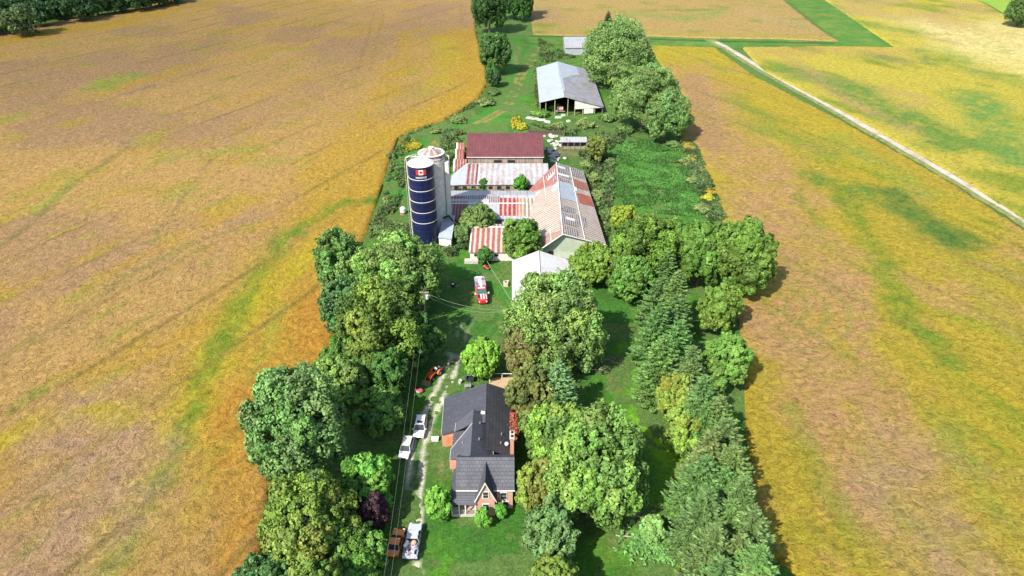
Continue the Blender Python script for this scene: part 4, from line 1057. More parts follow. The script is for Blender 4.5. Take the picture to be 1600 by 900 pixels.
# ---- silos
sb = V3(-20.9, 146.6, 0)
r = thing('blue_silo', sb, 'tall dark blue silo with white rings, white roof, flag and white lettering', 'silo')
R0 = 2.95; HS = 20.4
mb = MB(); mb.lathe([(R0, 0), (R0, HS)], n=56); mb.build('shell', M_SILO, r, smooth=False)
for z in [HS - 1 - q for q in (3.0, 5.8, 8.6, 11.3, 14.0)]:
    mb = MB(); zz = z + 1.0
    mb.lathe([(R0 + .0, zz - .055), (R0 + .07, zz - .055), (R0 + .07, zz + .055), (R0 + .0, zz + .055)], n=56); mb.build('ring', M_SILOW, r)
for z in [1.4 + i * 1.02 for i in range(20)]:
    pass
mb = MB(); mb.lathe([(R0 + .08, HS), (R0 + .1, HS + .1), (R0 * .8, HS + .5), (R0 * .45, HS + .85), (.5, HS + 1.1), (.45, HS + 1.3), (0.05, HS + 1.35)], n=40); mb.build('roof', M_SILOW, r)
mb = MB()
for i in range(14):
    t = 2 * math.pi * i / 14; mb.box((math.cos(t) * (R0 + .02), math.sin(t) * (R0 + .02), 1.1), (.12, .16, 2.2), rz=t)
mb.build('base_rib', simple('dark_blue_rib', (.05, .06, .13), .5), r)
mb = MB()    # ladder with safety cage on the left, railing hoops on the roof
for dy in (-.25, .25): mb.tube((-R0 - .25, dy, .5), (-R0 - .25, dy, HS + 1.0), .05, .05, 5)
for i in range(36): mb.tube((-R0 - .25, -.25, .8 + i * .6), (-R0 - .25, .25, .8 + i * .6), .03, .03, 4)
mb.build('ladder', M_SILOW, r)
mb = MB(); mb.path([(-R0 - .7, 0, 2), (-R0 - .7, 0, HS + .3), (-R0 - .4, 0, HS + 1.2), (-R0 + .5, .3, HS + 1.6), (-1.4, .4, HS + 1.5), (-.5, .2, HS + 1.5)], .09, .09, 6)
mb.build('fill_pipe', M_STEEL, r)
mb = MB()
for k in range(9):
    a0, a1 = [math.pi * (.2 + 1.6 * (k + j) / 9) for j in (0, 1)]
    mb.tube((-1.0 + 1.2 * math.cos(a0), .9 + .8 * math.sin(a0), HS + 1.5), (-1.0 + 1.2 * math.cos(a1), .9 + .8 * math.sin(a1), HS + 1.5), .04, .04, 4)
    mb.tube((-1.0 + 1.2 * math.cos(a0), .9 + .8 * math.sin(a0), HS + .6), (-1.0 + 1.2 * math.cos(a0), .9 + .8 * math.sin(a0), HS + 1.5), .03, .03, 4)
mb.build('railing', M_SILOW, r)
# emblem: flag and lettering wrapped on the shell, facing the house
def wrap(pts, ang, z, off=.035):
    return [((R0 + off) * math.sin(ang + x / R0), -(R0 + off) * math.cos(ang + x / R0), z + y) for x, y in pts]
def patch(mb, x0, x1, y0, y1, ang, z, off, n=6, m=0):
    top = []; bot = []
    for i in range(n + 1):
        x = x0 + (x1 - x0) * i / n; top += wrap([(x, y1)], ang, z, off); bot += wrap([(x, y0)], ang, z, off)
    return mb.add(top + bot, [(i, i + 1, n + 1 + i + 1, n + 1 + i) for i in range(n)], m)
AN = .12
ZF = HS - 1.1
mb = MB(); patch(mb, -1.15, -.5, -.6, .6, AN, ZF, .03); patch(mb, .5, 1.15, -.6, .6, AN, ZF, .03)
leafp = [(0, .42), (.09, .26), (.17, .3), (.14, .08), (.28, .2), (.32, .12), (.42, .1), (.38, 0), (.42, -.05), (.18, -.22), (.2, -.3), (.03, -.27), (.03, -.45), (-.03, -.45), (-.03, -.27), (-.2, -.3), (-.18, -.22), (-.42, -.05), (-.38, 0), (-.42, .1), (-.32, .12), (-.28, .2), (-.14, .08), (-.17, .3), (-.09, .26)]
mb.add(wrap(leafp, AN, ZF, .06), [tuple(range(len(leafp)))])
fl = mb.build('flag_red', M_RED, r)
mb = MB(); patch(mb, -.5, .5, -.6, .6, AN, ZF, .03); mb.build('flag_white', M_SILOW, r)
cu = bpy.data.curves.new('lettering', 'FONT'); cu.body = 'HARVESTORE'; cu.size = .62; cu.align_x = 'CENTER'; cu.space_character = 1.05; cu.offset = .012
to = bpy.data.objects.new('lettering', cu); COL.objects.link(to); bpy.context.view_layer.update()
me = bpy.data.meshes.new_from_object(to.evaluated_get(bpy.context.evaluated_depsgraph_get()))
bpy.data.objects.remove(to); mw = max(abs(v.co.x) for v in me.vertices); kx = 1.25 / mw
for v in me.vertices:
    q = wrap([(v.co.x * kx, v.co.y)], AN, ZF - 1.45, .07)[0]; v.co = q
me.materials.clear(); me.materials.append(M_SILOW); lo = bpy.data.objects.new('lettering', me); COL.objects.link(lo); lo.parent = r

cs = V3(-19.2, 153.8, 0)
r = thing('white_silo', cs, 'whitewashed stave silo with rusty dome roof, standing behind the blue silo', 'silo')
R1 = 3.15; H1 = 18.9
mb = MB(); mb.lathe([(R1, 0), (R1, H1)], n=44)
for i in range(22):
    z = .8 + i * .92; mb.lathe([(R1 + .0, z), (R1 + .04, z), (R1 + .04, z + .07), (R1 + .0, z + .07)], n=44)
mb.build('shell', M_STAVE, r)
n_ = 16; domep = [(R1 + .08, 0), (R1 * .97, .55), (R1 * .8, 1.35), (R1 * .5, 2.0), (.5, 2.3)]
for par, mt in ((0, simple('rusty_dome_sheet', (.25, .16, .13), .6, 0, .3, 2)), (1, simple('pale_dome_sheet', (.36, .32, .30), .5, 0, .25, 2))):
    mb = MB()
    for i in range(n_):
        if (i % 2 == 1) != bool(par): continue
        a0, a1 = 2 * math.pi * i / n_, 2 * math.pi * (i + 1) / n_
        for (ra, za), (rb, zb_) in zip(domep, domep[1:]):
            mb.add([(ra * math.cos(a0), ra * math.sin(a0), H1 + za), (ra * math.cos(a1), ra * math.sin(a1), H1 + za), (rb * math.cos(a1), rb * math.sin(a1), H1 + zb_), (rb * math.cos(a0), rb * math.sin(a0), H1 + zb_)], [(0, 1, 2, 3)])
    mb.build('dome', mt, r)
mb = MB(); mb.lathe([(.6, H1 + 2.25), (.6, H1 + 2.6), (.1, H1 + 2.8)], n=16); mb.build('dome_cap', M_SILOW, r)
mb = MB()
for k in range(-2, 3):    # covered chute on the right hand side
    pass
mb.box((R1 + .45, -.6, H1 / 2 - .4), (.9, 1.2, H1 - .8)); mb.build('chute', simple('cream_chute', (.66, .63, .57), .7, 0, .15, 1), r)
mb = MB(); mb.tube((R1 + .95, .3, 2), (R1 + .95, .3, H1 + .2), .12, .12, 6); mb.tube((R1 + .95, .3, H1 + .2), (.3, .2, H1 + 2.7), .12, .12, 6); mb.build('fill_pipe', M_SILOW, r)

r = bld('silo_room', 693, 378, 'small lean-to with pale bluish metal roof at the right foot of the blue silo', 'shed')
mb = MB(); mb.slab([V3(-17.7, 144.3, 2.4), V3(-14.4, 143.6, 2.4), V3(-14.2, 153.8, 3.6), V3(-17.2, 153.9, 3.6)], .12); mb.build('roof', M_GALVY, r, True)
mb = MB(); mb.wall((-17.5, 144.6), (-14.6, 144.0), 2.3, 2.3, .15); mb.wall((-14.6, 144.1), (-14.4, 153.5), 2.3, 3.4, .15); mb.wall((-17.5, 144.7), (-17.1, 153.5), 2.3, 3.4, .15); mb.build('wall', M_WHITEW, r, True)
mb = MB(); mb.path([(-17.0, 151, 4.2), (-15.6, 151.5, 4.6), (-14.8, 150.2, 4.2), (-13.6, 149.2, 3.6), (-12.6, 149, 3.2)], .22, .22, 8); mb.build('black_hose', M_DARK, r, True)
t = bld('water_tank', 630, 334, 'small rusty and white tank on the grass left of the blue silo', 'tank')
mb = MB(); mb.lathe([(.75, 0), (.75, 1.6), (.5, 1.9), (.1, 2.0)], n=18); mb.build('body', M_WHITEW, t)
mb = MB(); mb.lathe([(.78, .1), (.78, .6)], n=18); mb.build('band', simple('rust', (.3, .1, .05), .8), t)

# ---- the house
r = bld('brick_house', 760, 790, 'two-storey orange brick farmhouse with dark grey metal roofs and steep front gable', 'house')
x0, x1 = -7.6, 0.1; yf, ym, yb = 66.3, 69.1, 72.1; ze, zr = 4.45, 7.35
mb = MB(); mb.slab([V3(x0 - .35, yf - .5, ze - .15), V3(x1 + .25, yf - .5, ze - .15), V3(x1 + .25, ym, zr), V3(x0 - .35, ym, zr)], .16)
mb.slab([V3(x0 - .35, ym + .003, zr), V3(x1 + .25, ym + .003, zr), V3(x1 + .25, yb + .5, ze - .15), V3(x0 - .35, yb + .5, ze - .15)], .16); mb.build('roof', M_SHING, r, True)
mb = MB(); mb.wall((x0, yf), (x1, yf), ze, ze, .25); mb.wall((x0, yb), (x1, yb), ze, ze, .25)
for x in (x0, x1 - .25):
    mb.slab([V3(x, yf + .13, 0), V3(x, yb - .13, 0), V3(x, yb - .13, ze - .2), V3(x, ym, zr - .25), V3(x, yf + .13, ze - .2)], dz=(.25, 0, 0))
mb.build('wall', M_BRICK, r, True)
mb = MB(); mb.box(((x0 + x1) / 2, yf - .53, ze - .28), (x1 - x0 + .62, .07, .2)); mb.build('eave_board', M_TRIM, r, True)
mb = MB()
gx, hw, gy = -3.7, 1.25, 64.95; gz_, ga = 3.55, 7.0     # steep projecting gable
mb.slab([V3(gx - hw - .28, gy - .3, gz_ - .35), V3(gx, gy - .3, ga), V3(gx, ym + .2, ga), V3(gx - hw - .28, ym - 1.7, gz_ - .35)], .1)
mb.slab([V3(gx + .003, gy - .3, ga), V3(gx + hw + .28, gy - .3, gz_ - .35), V3(gx + hw + .28, ym - 1.7, gz_ - .35), V3(gx + .003, ym + .2, ga)], .1); mb.build('gable_roof', M_SHING2, r, True)
mb = MB(); mb.slab([V3(gx - hw, gy, 0), V3(gx + hw, gy, 0), V3(gx + hw, gy, gz_), V3(gx, gy, ga - .35), V3(gx - hw, gy, gz_)], dz=(0, .25, 0)); mb.wall((gx - hw + .1, gy + .26), (gx - hw + .1, yf - .14), 3.4, 3.4, .2); mb.wall((gx + hw - .1, gy + .26), (gx + hw - .1, yf - .14), 3.4, 3.4, .2)
mb.build('gable_wall', M_BRICK, r, True)
mb = MB(); mb.tube((gx - hw - .3, gy - .34, gz_ - .35), (gx, gy - .34, ga + .02), .09, .09, 4); mb.tube((gx, gy - .34, ga + .02), (gx + hw + .3, gy - .34, gz_ - .35), .09, .09, 4); mb.build('bargeboard', M_TRIM, r, True)
def window(x, y, z, w_, h, side=0, pr=r):
    d = (w_, .08, h) if side == 0 else (.08, w_, h); o1 = -.03 if side == 0 else 0
    mb = MB(); mb.box((x, y, z), (d[0] + .24 if side == 0 else d[0], d[1] if side == 0 else d[1] + .24, h + .24)); f = mb.build('window', M_TRIM, pr, True)
    off = (0, -.05, 0) if side == 0 else (.05 * side, 0, 0)
    mb = MB()
    for sgn in (-1, 1): mb.box((x + off[0], y + off[1], z + sgn * h * .26), (d[0] if side == 0 else .05, .05 if side == 0 else d[1], h * .44))
    g_ = MB(); g_.v = [(a - f.parent.location.x, b - f.parent.location.y, c) for a, b, c in mb.v]; g_.f = mb.f; g_.m = mb.m
    g_.build('pane', M_GLASS, f)
window(gx, gy - .04, 4.35, .7, 1.15); window(gx, gy - .04, 1.75, .8, 1.3); window(-1.2, yf - .17, 2.75, .8, 1.3); window(-.9, yf - .17, 1.0, .8, 1.0)
window(x1 + .04, 69.1, 3.2, .8, 1.3, 1)
# porch
mb = MB(); mb.slab([V3(-8.75, 64.6, 2.7), V3(gx - hw - .12, 64.6, 2.7), V3(gx - hw - .12, 66.1, 3.6), V3(-7.8, 66.1, 3.6)], .12)
mb.slab([V3(-8.753, 64.6, 2.7), V3(-7.803, 66.1, 3.6), V3(-7.803, 71.0, 3.6), V3(-8.753, 71.0, 2.7)], .12); mb.build('porch_roof', M_SMOOTHR, r, True)
mb = MB(); mb.slab([V3(-8.6, 64.7, .45), V3(gx - hw - .15, 64.7, .45), V3(gx - hw - .15, 66.1, .45), V3(-8.6, 66.1, .45)], .45); mb.build('porch_floor', M_CONC, r, True)
for x in (-8.55, -7.5, -6.6, -5.2):
    mb = MB(); mb.box((x, 64.8, 1.55), (.16, .16, 2.2)); mb.build('porch_post', M_TRIM, r, True)
mb = MB(); mb.box((-6.8, 64.8, 1.25), (3.5, .06, .08)); 
for i in range(18): mb.box((-8.5 + i * .2, 64.8, .85), (.05, .05, .8))
mb.build('porch_railing', M_WOOD, r, True)
# rear wings
mb = MB()
rd = V3(-4.2, 86.5, 6.1); rf = V3(-4.0, 74.2, 6.1)
wb, wf = V3(-11.35, 86.6, 3.0), V3(-11.1, 78.0, 3.0)
mb.slab([V3(-4.2, 86.8, 6.1), V3(-4.1, 77.6, 6.1), wf, wb], .14); mb.build('west_roof', M_SMOOTHR, r, True)
mb = MB(); mb.slab([V3(-4.197, 86.8, 6.1), V3(.0, 88.2, 3.1), V3(.35, 73.0, 3.1), V3(-4.0, 72.2, 6.1)], .14); mb.build('east_roof', shingle('dark_ribbed_tile', (.055, .055, .062), .9, .5, 'X'), r, True)
# middle wing: cross gables
mrb, mrf = V3(-5.95, 79.6, 7.0), V3(-6.0, 70.0, 6.85)
mb = MB(); mb.slab([mrb, V3(-2.85, 79.2, 4.4), V3(-2.85, 71.2, 4.4), mrf], .14); mb.build('middle_roof', M_SMOOTHR, r, True)['label'] = 'dark right slope of the middle wing roof'
M_MIDLIT = corrugated('sunlit_grey_sheet', (.12, .125, .15), (.09, .095, .12), .4, 'Y', 1.0, .1)  # roof grey painted lighter to show sunlight on the left slopes
mb = MB(); mb.slab([mrb + V3(-.003, 0, 0), V3(-6.0, 76.4, 6.97), V3(-8.9, 77.6, 4.1), V3(-8.9, 79.4, 4.1)], .14)
mb.slab([V3(-6.0, 76.4, 6.97), mrf + V3(-.003, 0, 0), V3(-9.25, 72.1, 3.7), V3(-9.25, 74.2, 3.7)], .14); mb.build('middle_roof', M_MIDLIT, r, True)['label'] = 'left slopes of the middle wing roof, painted lighter as sunlit'
mb = MB(); mb.slab([V3(-9.1, 74.0, 3.9), V3(-6.1, 74.0, 4.3), V3(-6.1, 77.8, 4.3), V3(-9.1, 77.8, 3.9)], .12); mb.build('low_roof', M_SHING, r, True)
mb = MB()
mb.slab([V3(-10.8, 78.4, 0), V3(-.2, 78.4, 0), V3(-.2, 78.4, 3.0), V3(-4.1, 78.4, 5.8), V3(-10.8, 78.4, 2.9)], dz=(0, .25, 0))
mb.slab([V3(-10.8, 86.2, 0), V3(-.2, 86.9, 0), V3(-.2, 86.9, 2.9), V3(-4.2, 86.5, 5.8), V3(-10.8, 86.2, 2.9)], dz=(0, .25, 0))
mb.wall((-10.95, 78.4), (-11.0, 86.4), 2.9, 2.9, .25); mb.wall((.1, 72.4), (-.1, 87), 2.9, 2.9, .25)
mb.wall((-8.9, 72.4), (-8.9, 78.2), 3.7, 3.9, .25); mb.wall((-8.8, 72.4), (-3, 72.4), 3.7, 4.2, .2); mb.build('rear_wall', M_BRICK, r, True)
mb = MB()
mb.tube((-9.28, 72.1, 3.72), (-9.28, 74.2, 3.72), .07, .07, 4); mb.tube((-9.28, 74.2, 3.75), (-6.02, 76.4, 7.0), .07, .07, 4); mb.tube((-8.9, 77.6, 4.12), (-8.9, 79.4, 4.12), .06, .06, 4)
mb.tube((-2.8, 79.2, 4.42), (-2.8, 71.8, 4.42), .06, .06, 4); mb.tube((-11.38, 86.6, 3.0), (-11.12, 78.0, 3.0), .06, .06, 4); mb.build('gutter', simple('grey_gutter', (.34, .35, .38), .5), r, True)
mb = MB(); mb.box((-8.7, 71.95, 2.9), (1.2, .5, 1.6)); mb.build('bay_wall', M_BRICK, r, True)
mb = MB(); mb.box((.0, 73.9, 4.6), (.55, 1.5, 4.6)); ch = mb.build('chimney', simple('pale_brick', (.50, .26, .19), .85, 0, .2, 4), r, True)
g_ = MB(); g_.box((0 - r.location.x, 73.9 - r.location.y, 6.98), (.75, 1.7, .16)); g_.build('chimney_cap', M_CONC, ch)
g_ = MB()
for dy in (-.4, .4): g_ = MB(); g_.box((0 - r.location.x, 73.9 + dy - r.location.y, 7.16), (.3, .3, .22)); g_.build('flue', M_DARK, ch)
mb = MB()
for x, y, z in ((-1.6, 76.5, 4.55), (-1.7, 74.6, 4.6), (-4.9, 77.2, 6.2), (-4.9, 73.8, 6.2), (-7.4, 73.6, 5.6)): mb.tube((x, y, z - .3), (x, y, z + .25), .1, .1, 8)
mb.build('vent_pipe', M_STEEL, r, True)
mb = MB(); mb.slab([V3(-4.8, 80.0, 6.2), V3(-4.2, 79.6, 6.4), V3(-4.2, 79.3, 6.4), V3(-4.9, 79.5, 6.2)], .3); mb.build('skylight', M_TRIM, r, True)
mb = MB(); mb.box((-9.9, 78.25, 1.3), (1.1, .12, 2.1)); mb.build('side_door', simple('terracotta_door', (.5, .2, .1), .6), r, True)
t = thing('satellite_dish', (-.85, 74.6, 3.3), 'small white satellite dish on the rear roof beside the chimney', 'satellite dish')
mb = MB(); mb.tube((0, 0, 0), (0, 0, 1.1), .04, .04, 6); mb.build('mast', M_STEEL, t)
mb = MB(); mb.lathe([(.05, 0), (.2, .04), (.3, .1)], n=16); d_ = mb.build('dish', M_TRIM, t); d_.location = (0, 0, 1.2); d_.rotation_euler = (1.0, .3, 0)
# creeper on the roof edge
rng = np.random.default_rng(77)
n = 900; cc = np.stack([rng.normal(0, .5, n), rng.normal(0, 1.6, n), rng.normal(0, .15, n)], 1)
nn = sph(n, rng) + np.array([0, 0, 1.2]); nn /= np.linalg.norm(nn, axis=1)[:, None]
red = np.array((.42, .10, .07)); grn = np.array((.08, .13, .03)); mixv = rng.random((n, 1))
t = thing('creeper', (.1, 80.0, 0), 'reddening creeper on the east edge of the rear house roof', 'creeper')
cc[:, 2] += 3.35; V = leaf_quads(cc, nn, np.full(n, .13), rng)
npmesh('foliage', V, np.arange(4 * n).reshape(-1, 4), LEAF, np.repeat(np.where(mixv < .75, red, grn), 4, 0), t)
mb = MB(); mb.path([(.35, 0, 0), (.3, .2, 1.6), (.25, .1, 3.3)], .05, .03, 5); mb.build('stem', BARK, t)
# deck behind the house
t = thing('garden_deck', (-1.8, 92.0, 0), 'tan timber deck with white rail behind the house, under the olive-brown tree', 'deck')
mb = MB(); mb.box((0, 0, .55), (4.4, 5.4, .12)); mb.build('floor', M_TANWOOD, t)
mb = MB()
for (a, b) in (((-2.2, 2.7), (2.2, 2.7)), ((2.2, 2.7), (2.2, -2.7)), ((-2.2, 2.7), (-2.2, 1.2))): mb.tube((a[0], a[1], 1.5), (b[0], b[1], 1.5), .07, .07, 5)
for x, y in ((-2.2, 2.7), (0, 2.7), (2.2, 2.7), (2.2, 0), (2.2, -2.7), (-2.2, 1.2)): mb.box((x, y, .8), (.12, .12, 1.5))
mb.build('railing', M_TRIM, t)
# ================================================================== VEHICLES AND YARD THINGS
def paint(name, c, rough=.3, metal=.0):
    n = N(name); co = n.coord(); f = n.noise(co, 2.5, 4, .6)
    n.color(n.ramp(f, [(.35, tuple(x * .88 for x in c)), (.65, c)])); n.b.inputs['Roughness'].default_value = rough; n.b.inputs['Metallic'].default_value = metal
    n.b.inputs['Coat Weight'].default_value = .4; return n.mat
M_TYRE = simple('tyre_rubber', (.02, .02, .02), .9); M_RIM = simple('rim_metal', (.4, .4, .42), .35, .7, .05)
M_LAMP = simple('lamp_glass', (.75, .75, .72), .15, 0, .05); M_TAIL = simple('tail_lamp', (.4, .02, .02), .2, 0, .05)
M_BLACK = simple('black_plastic', (.018, .018, .02), .5, 0, .2)

def rring(y, hw, z0, z1, rr=.18, n=4):
    pts = []
    for cx, cz, a0 in ((hw - rr, z1 - rr, 0), (-hw + rr, z1 - rr, 90), (-hw + rr * .6, z0 + rr * .6, 180), (hw - rr * .6, z0 + rr * .6, 270)):
        q = rr if a0 < 180 else rr * .6
        for k in range(n):
            a = math.radians(a0 + 90 * k / (n - 1)); pts.append((cx + q * math.cos(a), y, cz + q * math.sin(a)))
    return pts
def wheel(root, x, y, r=.34, w_=.22, rim=.6):
    mb = MB(); mb.tube((x - w_ / 2, y, r), (x + w_ / 2, y, r), r, r, 20); o = mb.build('wheel', M_TYRE, root)
    mb = MB(); s = 1 if x > 0 else -1; mb.tube((x + s * (w_ / 2 - .02), y, r), (x + s * (w_ / 2 + .015), y, r), r * rim, r * rim, 14); mb.build('rim', M_RIM, o)
def car(name, pix, yaw, col, label, L=4.6, Wd=1.85, H=1.65, kind='suv', sun=False):
    p = P(*pix); root = thing(name, (p.x, p.y, 0), label, 'car', rz=yaw)
    h = L / 2; hw = Wd / 2; belt = H * .60; hood = H * .56
    prof = [(-h, .72, .45, belt * .82), (-h + .12, .92, .28, belt * .97), (-h * .62, 1, .22, belt), (0, 1, .22, belt), (h * .40, 1, .22, belt), (h * .52, .99, .22, hood), (h * .82, .95, .24, hood * .93), (h - .1, .86, .28, hood * .82), (h, .7, .4, hood * .66)]
    mb = MB(); mb.loft([rring(y, hw * a, z0, z1) for y, a, z0, z1 in prof]); body = mb.build('body', col, root, smooth=False, bevel=0)
    rear = -h * .93 if kind in ('suv', 'hatch') else -h * .66
    top0, top1 = (-h * .80, h * .16) if kind != 'coupe' else (-h * .42, h * .05)
    mb = MB(); r0 = [(-hw * .93, rear), (hw * .93, rear), (hw * .93, h * .46), (-hw * .93, h * .46)]; r1 = [(-hw * .76, top0), (hw * .76, top0), (hw * .76, top1), (-hw * .76, top1)]
    mb.loft([[(a, b, belt - .05) for a, b in r0], [(a, b, H - .05) for a, b in r1]]); mb.build('windows', M_GLASS, root)
    mb = MB(); mb.loft([[(a * 1.02, b, H - .06) for a, b in r1], [(a * .96, b * .98, H + .02) for a, b in r1]]); rf_ = mb.build('roof', col, root)
    for (a0, a1) in zip(r0, r1): mb = MB(); mb.tube((a0[0] * 1.01, a0[1], belt - .03), (a1[0] * 1.01, a1[1], H - .03), .055, .045, 5); mb.build('pillar', col, root)
    for sx in (-1, 1): mb = MB(); mb.tube((sx * hw * .94, -.15 * L * .4, belt - .03), (sx * hw * .78, -.12 * L * .4, H - .03), .045, .045, 5); mb.build('pillar', col, root)
    if sun:
        mb = MB(); mb.box((0, top1 - .55, H + .025), (hw * .95, .6, .02)); mb.build('sunroof', M_GLASS, rf_)
    for sx in (-1, 1):
        for y in (h * .63, -h * .6): wheel(root, sx * (hw - .1), y)
        mb = MB(); mb.box((sx * hw * .66, h - .1, hood * .72), (.36, .18, .16), rz=-sx * .3); mb.build('headlight', M_LAMP, root)
        mb = MB(); mb.box((sx * hw * .72, -h + .06, belt * .8), (.3, .12, .2)); mb.build('taillight', M_TAIL, root)
        mb = MB(); mb.box((sx * (hw + .1), h * .36, belt + .06), (.2, .12, .14)); mb.build('wing_mirror', col if kind != 'hatch' else M_BLACK, root)
    mb = MB(); mb.box((0, h - .02, .52), (Wd * .5, .08, .24)); mb.build('grille', M_BLACK, root)
    mb = MB(); mb.box((0, 0, .3), (Wd * .8, L * .85, .2)); mb.build('underbody', M_BLACK, root)
    return root
PI = math.pi
car('parked_car', (657, 672), PI - .02, paint('white_car_paint', (.78, .78, .78)), 'white sport utility car with sunroof parked on the dirt drive beside the house', 4.7, 1.9, 1.68, 'suv', True)
car('parked_car', (635.5, 704), PI - .10, paint('silver_car_paint', (.62, .65, .70), .3, .0), 'silver hatchback car parked on the grass left of the dirt drive', 4.5, 1.75, 1.5, 'hatch')
oc = car('parked_car', (619, 851), -.10, paint('orange_car_paint', (.80, .28, .07)), 'orange coupe with dark windows parked beside the silver pickup truck', 4.5, 1.85, 1.32, 'coupe')

# pickup with a loaded bed
p = P(646, 850); t = thing('pickup_truck', (p.x, p.y, 0), 'silver-grey pickup truck heaped with scrap in its bed, standing on the dirt drive', 'truck', rz=-.03)
PC = paint('pickup_paint', (.46, .49, .56), .35, 0)
mb = MB(); mb.loft([rring(y, .98 * a, z0, z1) for y, a, z0, z1 in [(-.6, 1, .4, 1.1), (1.3, 1, .4, 1.12), (1.5, .99, .4, 1.1), (2.5, .95, .42, 1.04), (2.75, .85, .5, .85)]]); mb.build('body', PC, t)
mb = MB(); mb.loft([[(-.9, -.5, 1.05), (.9, -.5, 1.05), (.9, 1.45, 1.05), (-.9, 1.45, 1.05)], [(-.76, -.4, 1.78), (.76, -.4, 1.78), (.76, .85, 1.78), (-.76, .85, 1.78)]]); mb.build('windows', M_GLASS, t)
mb = MB(); mb.loft([[(-.78, -.45, 1.76), (.78, -.45, 1.76), (.78, .85, 1.76), (-.78, .85, 1.76)], [(-.72, -.4, 1.84), (.72, -.4, 1.84), (.72, .8, 1.84), (-.72, .8, 1.84)]]); mb.build('roof', PC, t)
for sx in (-1, 1):
    for q in (((sx * .9, 1.44, 1.06), (sx * .77, .85, 1.78)), ((sx * .9, -.48, 1.06), (sx * .77, -.4, 1.78)), ((sx * .91, .4, 1.06), (sx * .78, .3, 1.78))):
        mb = MB(); mb.tube(q[0], q[1], .06, .05, 5); mb.build('pillar', PC, t)
mb = MB()
for sx in (-1, 1): mb.box((sx * .93, -1.65, .85), (.1, 2.1, .6))
mb.box((0, -2.7, .85), (1.96, .08, .6)); mb.box((0, -1.65, .6), (1.8, 2.1, .1)); mb.build('cargo_bed', PC, t)
mb = MB(); mb.box((0, -2.8, .5), (1.9, .16, .16)); mb.build('bumper', M_BLACK, t)
for sx in (-1, 1):
    wheel(t, sx * .87, 1.75, .4, .26); wheel(t, sx * .87, -1.75, .4, .26)
    mb = MB(); mb.box((sx * 1.1, .95, 1.2), (.22, .12, .18)); mb.build('wing_mirror', M_BLACK, t)
    mb = MB(); mb.box((sx * .7, 2.72, .82), (.34, .1, .16)); mb.build('headlight', M_LAMP, t)
p0 = p
rnd = random.Random(12)
tr_ = thing('scrap_load', (p.x, p.y - 1.7, .66), 'heap of mixed white, blue and brown scrap in the silver-grey pickup bed', 'scrap load')
cl = [((.7, .7, .72), 'white'), ((.25, .3, .42), 'blue'), ((.12, .12, .14), 'black'), ((.42, .25, .2), 'brown'), ((.45, .42, .5), 'lilac')]
for i, (c, nm) in enumerate(cl):
    mb = MB()
    for k in range(7): mb.box((rnd.uniform(-.75, .75), rnd.uniform(-.95, 1.0), rnd.uniform(.2, .85)), (rnd.uniform(.25, .75), rnd.uniform(.2, .6), rnd.uniform(.12, .45)), rz=rnd.uniform(0, 3), rx=rnd.uniform(-.5, .5), ry=rnd.uniform(-.5, .5))
    mb.build('scrap_piece', simple(nm + '_scrap', c, .6, 0, .2, 5), tr_)
mb = MB(); mb.lathe([(.34, 0), (.36, .15), (.2, .3)], c=(.3, .85, .75), n=12); mb.build('tan_bag', simple('tan_bag', (.5, .3, .22), .9), tr_)

# red and white striped truck
p = P(752, 462); t = thing('striped_truck', (p.x, p.y, 0), 'large red truck with white stripes and grey rear body parked on the farmyard grass', 'truck', rz=PI + .14)
MR = paint('truck_red', (.50, .035, .045)); MW = paint('truck_white', (.72, .70, .70)); MG = paint('truck_grey', (.36, .33, .42))
mb = MB(); mb.loft([rring(y, 1.12 * a, z0, z1, .2) for y, a, z0, z1 in [(3.9, .8, .6, 1.25), (3.6, .92, .5, 1.5), (1.9, .96, .45, 1.65), (1.75, 1, .45, 1.7), (-.3, 1, .45, 1.7)]]); mb.build('body', MR, t)
mb = MB(); mb.loft([[(-1.02, .1, 1.65), (1.02, .1, 1.65), (1.02, 1.85, 1.65), (-1.02, 1.85, 1.65)], [(-.92, .1, 2.4), (.92, .1, 2.4), (.92, 1.35, 2.4), (-.92, 1.35, 2.4)]]); mb.build('windows', simple('teal_glass', (.03, .13, .13), .1, 0, .05), t)
mb = MB(); mb.box((0, .6, 2.47), (1.96, 1.5, .14)); rf_ = mb.build('cab_roof', MR, t)
mb = MB(); mb.box((0, .85, 2.555), (1.5, .45, .03)); mb.box((0, .2, 2.555), (.5, .7, .03)); mb.build('roof_marking', MW, rf_)
mb = MB()
for sx in (-.27, .27): mb.box((sx, 2.85, 1.66), (.26, 1.75, .05), rx=-.08)
mb.box((-.8, 2.8, 1.6), (.16, 1.6, .05), rx=-.08); mb.build('hood_stripe', MW, t)
mb = MB(); mb.box((.75, 2.6, 1.58), (.4, 1.0, .1)); mb.build('hood_scoop', M_DARK, t)
mb = MB(); mb.box((0, -2.2, 1.5), (2.25, 3.7, 1.7)); bx = mb.build('cargo_body', MG, t)
mb = MB()
for sx in (-.2, .2): mb.box((sx, -2.1, 2.37), (.24, 3.5, .05))
mb.box((.1, -3.85, 2.37), (1.4, .6, .05)); mb.build('body_stripe', MW, bx)
mb = MB(); mb.box((-.7, -2.9, 2.38), (.6, .8, .06)); mb.box((.75, -1.2, 2.38), (.35, 1.2, .06)); mb.build('hatch', simple('purple_grey_hatch', (.16, .10, .15), .5), bx)
mb = MB()
for sx in (-1, 1): mb.box((sx * 1.14, -1.0, 1.1), (.05, 5.6, .16))
mb.build('side_stripe', paint('orange_strip', (.6, .25, .12)), t)
